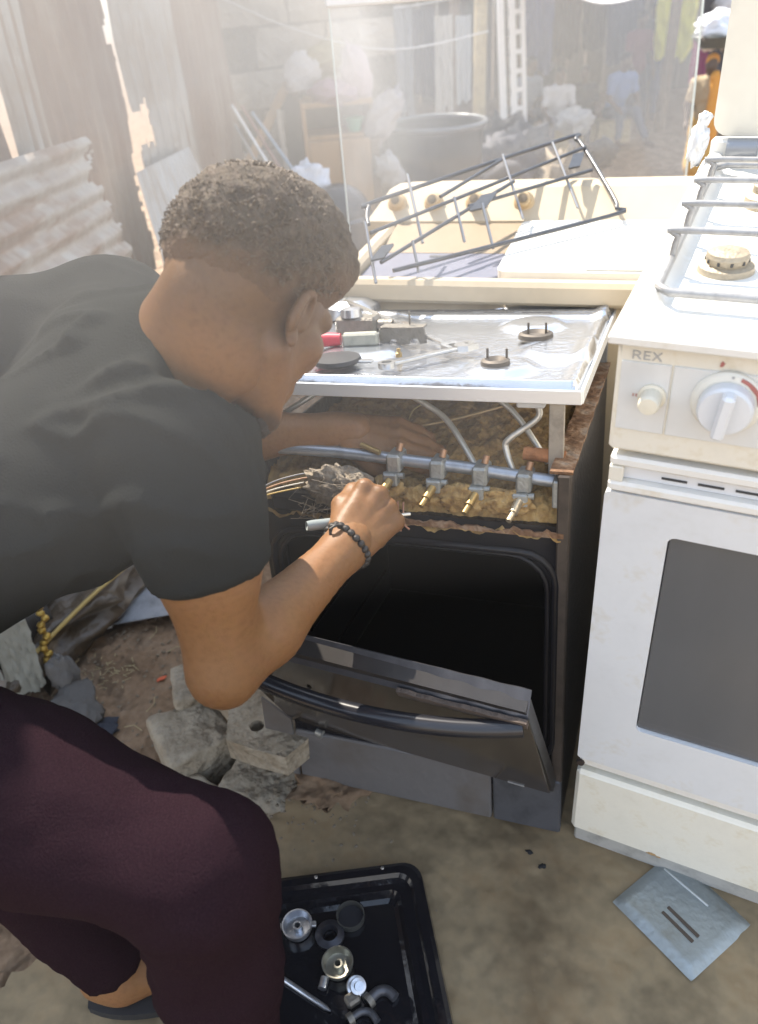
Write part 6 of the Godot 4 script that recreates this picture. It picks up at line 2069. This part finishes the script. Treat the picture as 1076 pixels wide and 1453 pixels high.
		for q in [[c_neck, n_neck, 0.10], [c_arm, n_arm, 0.09]]:
			if p.distance_to(q[0]) < q[2]:
				var dd: float = -(p - q[0]).dot(q[1])
				hem += 0.0022 * (1.0 - smoothstep(0.012, 0.019, dd))
				w *= smoothstep(0.0, 0.04, dd)
				r2 *= smoothstep(0.0, 0.04, dd)
		return hem + w * 0.013 * r1 * (1.0 - 0.7 * arm) + 0.004 * r2
	var cloth := mat("shirt_cloth", lin(0.021, 0.022, 0.021), 0.92, 0.0, tx_soft, 6.0, bump_tex("weave", 69, 0.25, 2.0), 0.5)
	cloth.metallic_specular = 0.12
	obj("shirt", sf.mesh(null, sdisp, 1, null, 2), cloth, o)

	# --- trousers
	var tf := Field.new(Vector3(-1.05, -0.02, -1.02), Vector3(-0.04, 0.66, -0.24), 0.010, 75.0)
	tf.ell(P + Vector3(-0.06, -0.02, 0.0), sb, Vector3(0.165, 0.15, 0.12))
	tf.cap(hipR, hipR.lerp(kneeR, 0.55), 0.098, 0.085)
	tf.cap(hipR.lerp(kneeR, 0.55), kneeR, 0.085, 0.066)
	tf.cap(kneeR, kneeR.lerp(footR, 0.35), 0.064, 0.060)
	tf.cap(kneeR.lerp(footR, 0.35), footR + Vector3(0, 0.02, 0), 0.060, 0.050)
	tf.cap(hipL, kneeL, 0.098, 0.066)
	tf.cap(kneeL, ankL + Vector3(0.004, -0.02, 0.003), 0.066, 0.047)
	tf.cut(ankL + Vector3(0.004, -0.012, 0.003), (ankL - kneeL).normalized(), 0.09)
	tf.cut(footR + Vector3(0, 0.02, 0), Vector3.DOWN, 0.1)
	var tn := noise(70, 1.0, 3)
	var tdisp := func(p: Vector3, n: Vector3) -> float:
		return 0.006 * tn.get_noise_3d(p.x * 10.0, p.y * 14.0, p.z * 10.0) + 0.004 * (1.0 - 2.2 * absf(tn.get_noise_3d(p.x * 7.0 + 9.0, p.y * 22.0, p.z * 16.0))) * clampf(1.0 - p.distance_to(kneeR + Vector3(-0.06, -0.08, 0.03)) / 0.16, 0.0, 1.0)
	var wool := mat("trouser_wool", Color.WHITE, 0.95, 0.0, ramp_tex("trouser", 73, 0.16, [[0.0, lin(0.008, 0.004, 0.006)], [0.5, lin(0.017, 0.008, 0.011)], [1.0, lin(0.034, 0.018, 0.022)]], 256), 9.0, bump_tex("knit", 74, 0.2, 3.0), 0.6)
	wool.metallic_specular = 0.12
	obj("trousers", tf.mesh(null, tdisp, 1), wool, o)
	# --- feet in slippers
	var feet := [[ankL, Vector3(0.125, -0.052, -0.02), "left"], [footR + Vector3(0, 0.03, 0), Vector3(0.14, -0.045, 0.05), "right"]]
	for q in feet:
		var a: Vector3 = q[0]
		var toe: Vector3 = a + q[1]
		toe.y = 0.026
		var side := Vector3(toe.z - a.z, 0, a.x - toe.x).normalized()
		var ff := Field.new(Vector3(minf(a.x, toe.x) - 0.09, -0.01, minf(a.z, toe.z) - 0.09), Vector3(maxf(a.x, toe.x) + 0.09, 0.2, maxf(a.z, toe.z) + 0.09), 0.006, 160.0)
		ff.cap(a + Vector3(-0.01, 0.05, -0.005), a + Vector3(0, -0.02, 0), 0.025, 0.030)
		ff.cap(Vector3(a.x, 0.045, a.z) - (toe - a).normalized() * 0.03, Vector3(a.x, 0.05, a.z), 0.028, 0.033)
		ff.cap(Vector3(a.x, 0.055, a.z), a.lerp(toe, 0.75), 0.036, 0.022)
		for k in 5:
			var s := (k - 2) * 0.015
			var b0 := a.lerp(toe, 0.72) + side * s
			b0.y = 0.028
			var b1 := b0 + (toe - a).normalized() * (0.045 - 0.005 * absf(k - 1.0))
			b1.y = 0.024
			ff.cap(b0, b1, 0.012, 0.0085 if k != 1 else 0.010)
		var foot := obj("foot", ff.mesh(shade, null, 1), skin, o)
		var sl := MB.new()
		var dirf := Vector3(toe.x - a.x, 0, toe.z - a.z).normalized()
		sl.xf = Transform3D(Basis(dirf, Vector3.UP, dirf.cross(Vector3.UP)), Vector3(a.x, 0.008, a.z))
		sl.sheet(func(s: float, w: float) -> Vector3:
			var ww := 0.036 + 0.012 * sin(s * PI) - 0.016 * pow(absf(s - 0.5) * 2.0, 4.0)
			return Vector3(-0.05 + s * 0.24, 0.006, (w - 0.5) * 2.0 * ww), 16, 6, 0.014)
		obj("slipper_sole", sl, mat("slipper_black", lin(0.02, 0.02, 0.022), 0.7), o)
		sl = MB.new()
		var c0 := a.lerp(toe, 0.55)
		sl.tube([Vector3(c0.x, 0.012, c0.z) + side * 0.042, Vector3(c0.x, 0.055, c0.z) + side * 0.026, Vector3(c0.x, 0.068, c0.z), Vector3(c0.x, 0.055, c0.z) - side * 0.026, Vector3(c0.x, 0.012, c0.z) - side * 0.042], 0.009, 8, 4)
		obj("slipper_strap", sl, mats["slipper_black"], o)
	# --- bracelet of dark knotted beads
	var ax := (Wr - Er).normalized()
	var e1 := ax.cross(Vector3.UP).normalized()
	var e2 := ax.cross(e1)
	var br := Wr + ax * 0.002
	for k in 22:
		var a := TAU * k / 22
		var b := MB.new()
		b.ball(br + (e1 * cos(a) + e2 * sin(a)) * 0.0305 + ax * 0.004 * sin(a * 2.0), Vector3(0.0052, 0.0048, 0.0052), 10)
		obj("bracelet_bead", b, mat("bead_dark", lin(0.025, 0.021, 0.019), 0.5), o)
	for k in 3:
		var b := MB.new()
		var s := br + (Vector3(0, 1, 0) - ax * ax.y).normalized() * 0.032
		b.tube([s, s + Vector3(-0.008 - 0.003 * k, 0.006, 0.006), s + Vector3(-0.016, 0.004 - 0.007 * k, 0.010)], 0.0016, 5, 4)
		obj("bracelet_cord", b, mats["bead_dark"], o)
	# --- the small driver in his fist
	var da := Wr + Ar * 0.045 - Nr * 0.014 + Dr * 0.012
	var dd := Vector3(0.93, -0.18, -0.32).normalized()
	var tool := thing("nut_driver", "small grey nut driver held in the man's right fist", "screwdriver", Transform3D(Basis.IDENTITY, da))
	var tb := MB.new()
	tb.tube([-dd * 0.062, -dd * 0.058, dd * 0.02], [0.005, 0.0068, 0.0068], 10, 2)
	obj("handle", tb, mat("tool_grey", lin(0.26, 0.29, 0.28), 0.4), tool)
	tb = MB.new()
	tb.tube([dd * 0.02, dd * 0.075], 0.0028, 8)
	obj("shaft", tb, mats["chrome"], tool)

# palm, four fingers, thumb. wrist, along, towards the index side, back of the hand;
# curl: per finger (index first) how far each of the three bones turns: along and down weights
func hand(out: MB, w: Vector3, al: Vector3, ix: Vector3, bk: Vector3, curl: Array, s: float, fist: bool, shade: Callable) -> void:
	var ctr := w + al * 0.06 * s
	var f := Field.new(ctr - Vector3.ONE * 0.13, ctr + Vector3.ONE * 0.13, 0.0028, 420.0)
	var off := [0.030, 0.010, -0.010, -0.028]
	var klen := [0.078, 0.082, 0.077, 0.070]
	var l1 := [0.040, 0.044, 0.041, 0.033]
	f.cap(w - al * 0.03, w + al * 0.01, 0.0235 * s, 0.0225 * s)
	for i in 4:
		var k: Vector3 = w + (al * klen[i] + ix * off[i] + bk * (0.006 - 0.004 * absf(i - 1.2))) * s
		f.cap(w + (al * 0.01 + ix * off[i] * 0.55) * s, k - bk * 0.004 * s, 0.0165 * s, 0.0115 * s)
		var d1: Vector3
		var d2: Vector3
		var d3: Vector3
		if fist:
			d1 = (al * curl[i][0] - bk * curl[i][1]).normalized()
			d2 = (-al * 0.75 - bk * 0.62 ).normalized()
			d3 = (-al * 0.62 + bk * 0.72).normalized()
		else:
			d1 = (al * 1.0 - bk * (0.25 + curl[i][0])).normalized()
			d2 = (al * 0.75 - bk * curl[i][1]).normalized()
			d3 = (al * 0.35 - bk * 0.95).normalized()
		var p1: Vector3 = k + d1 * l1[i] * s
		var p2: Vector3 = p1 + d2 * l1[i] * 0.62 * s
		var p3_: Vector3 = p2 + d3 * l1[i] * 0.48 * s
		f.cap(k, p1, 0.0103 * s, 0.0090 * s)
		f.cap(p1, p2, 0.0090 * s, 0.0082 * s)
		f.cap(p2, p3_, 0.0082 * s, 0.0070 * s)
	# thumb: leaves the index side near the wrist
	var t0 := w + (al * 0.016 + ix * 0.018 - bk * 0.006) * s
	var t1 := t0 + (al * 0.030 + ix * 0.020 - bk * 0.010) * s
	var t2 := t1 + (al * 0.030 + ix * (0.002 if fist else 0.012) - bk * 0.010) * s
	var t3 := t2 + (al * 0.020 - ix * (0.010 if fist else -0.002) - bk * 0.010) * s
	f.cap(t0, t1, 0.0165 * s, 0.0130 * s)
	f.cap(t1, t2, 0.0120 * s, 0.0100 * s)
	f.cap(t2, t3, 0.0100 * s, 0.0080 * s)
	f.cap(t0, w + (al * 0.05 + ix * 0.02) * s, 0.014 * s, 0.012 * s)
	f.mesh(shade, null, 1, out)

# ------------------------------------------------------------------ people far behind
func figure(label: String, at: Vector3, turn: float, sc: float, pose: String, top: Color, low: Color, skin_c: Color, sd: int, scarf := Color(0, 0, 0, 0)) -> void:
	var o := thing("person", label, "person", Transform3D(Basis(Vector3.UP, turn).scaled(Vector3.ONE * sc), at))
	var hip := 0.92
	var knees := [Vector3(-0.10, 0.48, 0.03), Vector3(0.10, 0.48, 0.12)]
	var feet := [Vector3(-0.11, 0.05, -0.08), Vector3(0.11, 0.05, 0.16)]
	if pose == "sit":
		hip = 0.45
		knees = [Vector3(-0.14, 0.50, 0.40), Vector3(0.14, 0.47, 0.40)]
		feet = [Vector3(-0.15, 0.05, 0.42), Vector3(0.18, 0.06, 0.72)]
	var lean := 0.18 if pose == "sit" else 0.0
	var hips := [Vector3(-0.09, hip, 0), Vector3(0.09, hip, 0)]
	var nk := Vector3(0, hip + 0.55, lean)
	var hd := nk + Vector3(0, 0.17, 0.04)
	var sh := [nk + Vector3(-0.18, -0.06, 0), nk + Vector3(0.18, -0.06, 0)]
	var el := [nk + Vector3(-0.25, -0.33, 0.05), nk + Vector3(0.25, -0.33, 0.05)]
	var wr := [nk + Vector3(-0.20, -0.46 if pose == "sit" else -0.58, 0.24), nk + Vector3(0.22, -0.46 if pose == "sit" else -0.58, 0.16)]
	if pose == "carry":
		wr[1] = hd + Vector3(0.16, 0.12, 0.02)
		el[1] = nk + Vector3(0.32, 0.02, 0.05)
	var f := Field.new(Vector3(-0.5, -0.02, -0.35), Vector3(0.5, hip + 0.95, 0.9), 0.022, 55.0)
	f.ell(hd, Basis.IDENTITY, Vector3(0.078, 0.115, 0.095))
	f.cap(hd + Vector3(0, -0.02, 0.09), hd + Vector3(0, -0.03, 0.10), 0.016, 0.014)
	f.cap(nk, hd, 0.055, 0.05)
	f.cap(nk + Vector3(0, -0.1, 0), Vector3(0, hip + 0.05, -0.02), 0.085, 0.085)
	for k in 2:
		f.cap(sh[k], el[k], 0.045, 0.036)
		f.cap(el[k], wr[k], 0.036, 0.026)
		f.cap(wr[k], wr[k] + (wr[k] - el[k]).normalized() * 0.12, 0.028, 0.02)
		f.cap(hips[k], knees[k], 0.075, 0.05)
		f.cap(knees[k], feet[k], 0.05, 0.035)
		f.cap(feet[k] + Vector3(0, -0.01, -0.03), feet[k] + Vector3(0, -0.015, 0.15), 0.035, 0.028)
	obj("body", f.mesh(), mat("far_skin_%d" % sd, skin_c, 0.6), o)
	f = Field.new(Vector3(-0.5, -0.02, -0.35), Vector3(0.5, hip + 0.8, 0.9), 0.022, 45.0)
	f.ell(nk.lerp(Vector3(0, hip, 0), 0.35), Basis.IDENTITY, Vector3(0.18, 0.24, 0.145))
	f.ell(nk.lerp(Vector3(0, hip, 0), 0.85), Basis.IDENTITY, Vector3(0.165, 0.18, 0.13))
	for k in 2:
		f.cap(nk + Vector3(0, -0.06, 0), sh[k], 0.07, 0.066)
		f.cap(sh[k], (sh[k] as Vector3).lerp(el[k], 0.7), 0.064, 0.056)
	var wn := noise(sd, 7.0, 2)
	var ds := func(p: Vector3, n: Vector3) -> float: return 0.016 * wn.get_noise_3dv(p)
	obj("shirt", f.mesh(null, ds), mat("far_top_%d" % sd, top, 0.9, 0.0, tx_soft, 3.0), o)
	f = Field.new(Vector3(-0.5, -0.02, -0.35), Vector3(0.5, hip + 0.3, 0.9), 0.022, 45.0)
	for k in 2:
		f.cap(hips[k], knees[k], 0.10, 0.072)
		f.cap(knees[k], (knees[k] as Vector3).lerp(feet[k], 0.8), 0.07, 0.056)
	if pose == "carry":
		f.cap(Vector3(0, hip, 0), Vector3(0, 0.35, 0.05), 0.13, 0.19)
	obj("trousers" if pose != "carry" else "skirt", f.mesh(null, ds), mat("far_low_%d" % sd, low, 0.9, 0.0, tx_soft, 3.0), o)
	f = Field.new(hd - Vector3.ONE * 0.2, hd + Vector3.ONE * 0.2, 0.016, 90.0)
	f.ell(hd + Vector3(0, 0.04, -0.015), Basis.IDENTITY, Vector3(0.086, 0.09, 0.098))
	obj("headscarf" if scarf.a > 0.0 else "hair", f.mesh(null, ds), mat("far_hair_%d" % sd, scarf if scarf.a > 0.0 else lin(0.02, 0.016, 0.013), 0.9), o)
	if scarf.a > 0.0:
		f = Field.new(Vector3(-0.4, 0.3, -0.3), Vector3(0.4, hip + 0.7, 0.5), 0.02, 60.0)
		f.cap(nk + Vector3(0.08, 0.03, 0.09), Vector3(0.13, hip - 0.15, 0.15), 0.07, 0.09)
		obj("shawl", f.mesh(null, ds), mat("far_shawl_%d" % sd, scarf, 0.9), o)

func make_people() -> void:
	var dk := lin(0.07, 0.038, 0.022)
	figure("person seated in a blue shirt with one leg stretched out, behind the glass", Vector3(2.12, -0.07, -6.9), 0.3, 0.50, "sit", lin(0.10, 0.15, 0.28), lin(0.05, 0.06, 0.09), dk, 701)
	figure("person seated in a white top left of the blue shirt, behind the glass", Vector3(1.62, -0.07, -6.75), 0.0, 0.46, "sit", lin(0.42, 0.42, 0.44), lin(0.22, 0.20, 0.20), dk, 702)
	figure("person in grey seated beside the white perforated upright", Vector3(1.42, -0.07, -7.1), 0.5, 0.50, "sit", lin(0.18, 0.20, 0.24), lin(0.06, 0.06, 0.07), dk, 703)
	figure("person in dark clothes standing far back under the yellow shirt", Vector3(2.72, -0.07, -7.9), -0.2, 0.52, "stand", lin(0.05, 0.05, 0.06), lin(0.05, 0.06, 0.10), dk, 704)
	figure("walking person with orange scarf and shawl carrying a basin on the head", Vector3(2.12, -0.07, -5.1), -0.5, 0.42, "carry", lin(0.34, 0.26, 0.16), lin(0.48, 0.29, 0.07), dk, 705, lin(0.60, 0.27, 0.03))
	figure("person in dark red standing behind the person in blue", Vector3(2.42, -0.07, -7.35), 0.4, 0.50, "stand", lin(0.10, 0.02, 0.03), lin(0.04, 0.04, 0.05), dk, 706)
	figure("person in black seated low between the white top and the blue shirt", Vector3(1.90, -0.07, -6.95), -0.4, 0.44, "sit", lin(0.02, 0.02, 0.025), lin(0.03, 0.03, 0.04), dk, 707)
	figure("person in pale shirt standing at the back right of the white upright", Vector3(1.75, -0.07, -7.8), 0.2, 0.50, "stand", lin(0.24, 0.25, 0.30), lin(0.03, 0.03, 0.04), dk, 708)
	var b := MB.new()
	b.lathe([Vector2(0.0, 0.0), Vector2(0.09, 0.0), Vector2(0.15, 0.06), Vector2(0.155, 0.06), Vector2(0.15, 0.066), Vector2(0.09, 0.008), Vector2(0.0, 0.008)], 24)
	piece("basin", b, mat("basin_dark", lin(0.05, 0.06, 0.055), 0.4), "dark basin carried on the walking figure's head", "basin", Transform3D(Basis.IDENTITY, Vector3(2.13, 0.70, -5.08)))
	b = MB.new()
	b.ball(Vector3.ZERO, Vector3(0.12, 0.085, 0.10), 20, Basis.IDENTITY, 0.7, 711)
	piece("white_bundle", b, mat("bundle_white", lin(0.74, 0.76, 0.80), 0.6, 0.0, null, 2.0, bump_mid, 0.6), "white bundle piled in the basin on the walking figure's head", "bundle", Transform3D(Basis.IDENTITY, Vector3(2.13, 0.78, -5.08)))
	# seats under the seated people
	var st := MB.new()
	st.box(Vector3.ZERO, Vector3(0.26, 0.17, 0.2), 0.006)
	var me := st.done()
	for q in [[Vector3(2.12, 0.015, -6.92), "pale wooden box seat under the person in blue"], [Vector3(1.62, 0.0, -6.78), "wooden box seat under the person in white"], [Vector3(1.42, 0.01, -7.12), "wooden box seat under the person in grey"], [Vector3(1.90, -0.01, -6.98), "wooden box seat under the person in black"]]:
		piece("box_seat", me, mats["pale_wood"], q[1], "seat", Transform3D(Basis.IDENTITY, q[0]), "box seats of the seated people")
	b = MB.new()
	for k in 6:
		b.bx(Vector3(-0.17, k * 0.068 - 0.07, -0.17), Vector3(0.17, k * 0.068 - 0.012, 0.17), 0.004)
	piece("wooden_crate", b, mats["old_wood"], "old wooden crate behind the man's head carrying the rods and paper", "crate", Transform3D(Basis(Vector3.UP, 0.2), Vector3(-0.30, -0.0, -3.40)))

func _ready() -> void:
	rng.seed = 20240607
	make_view()
	make_textures()
	make_ground()
	make_fence()
	make_block_wall()
	make_far()
	make_corner()
	make_people()
	make_glass()
	make_washer()
	make_pan_support()
	make_cooker()
	make_hob_items()
	make_white_cooker()
	make_tray()
	make_floor_items()
	make_man()
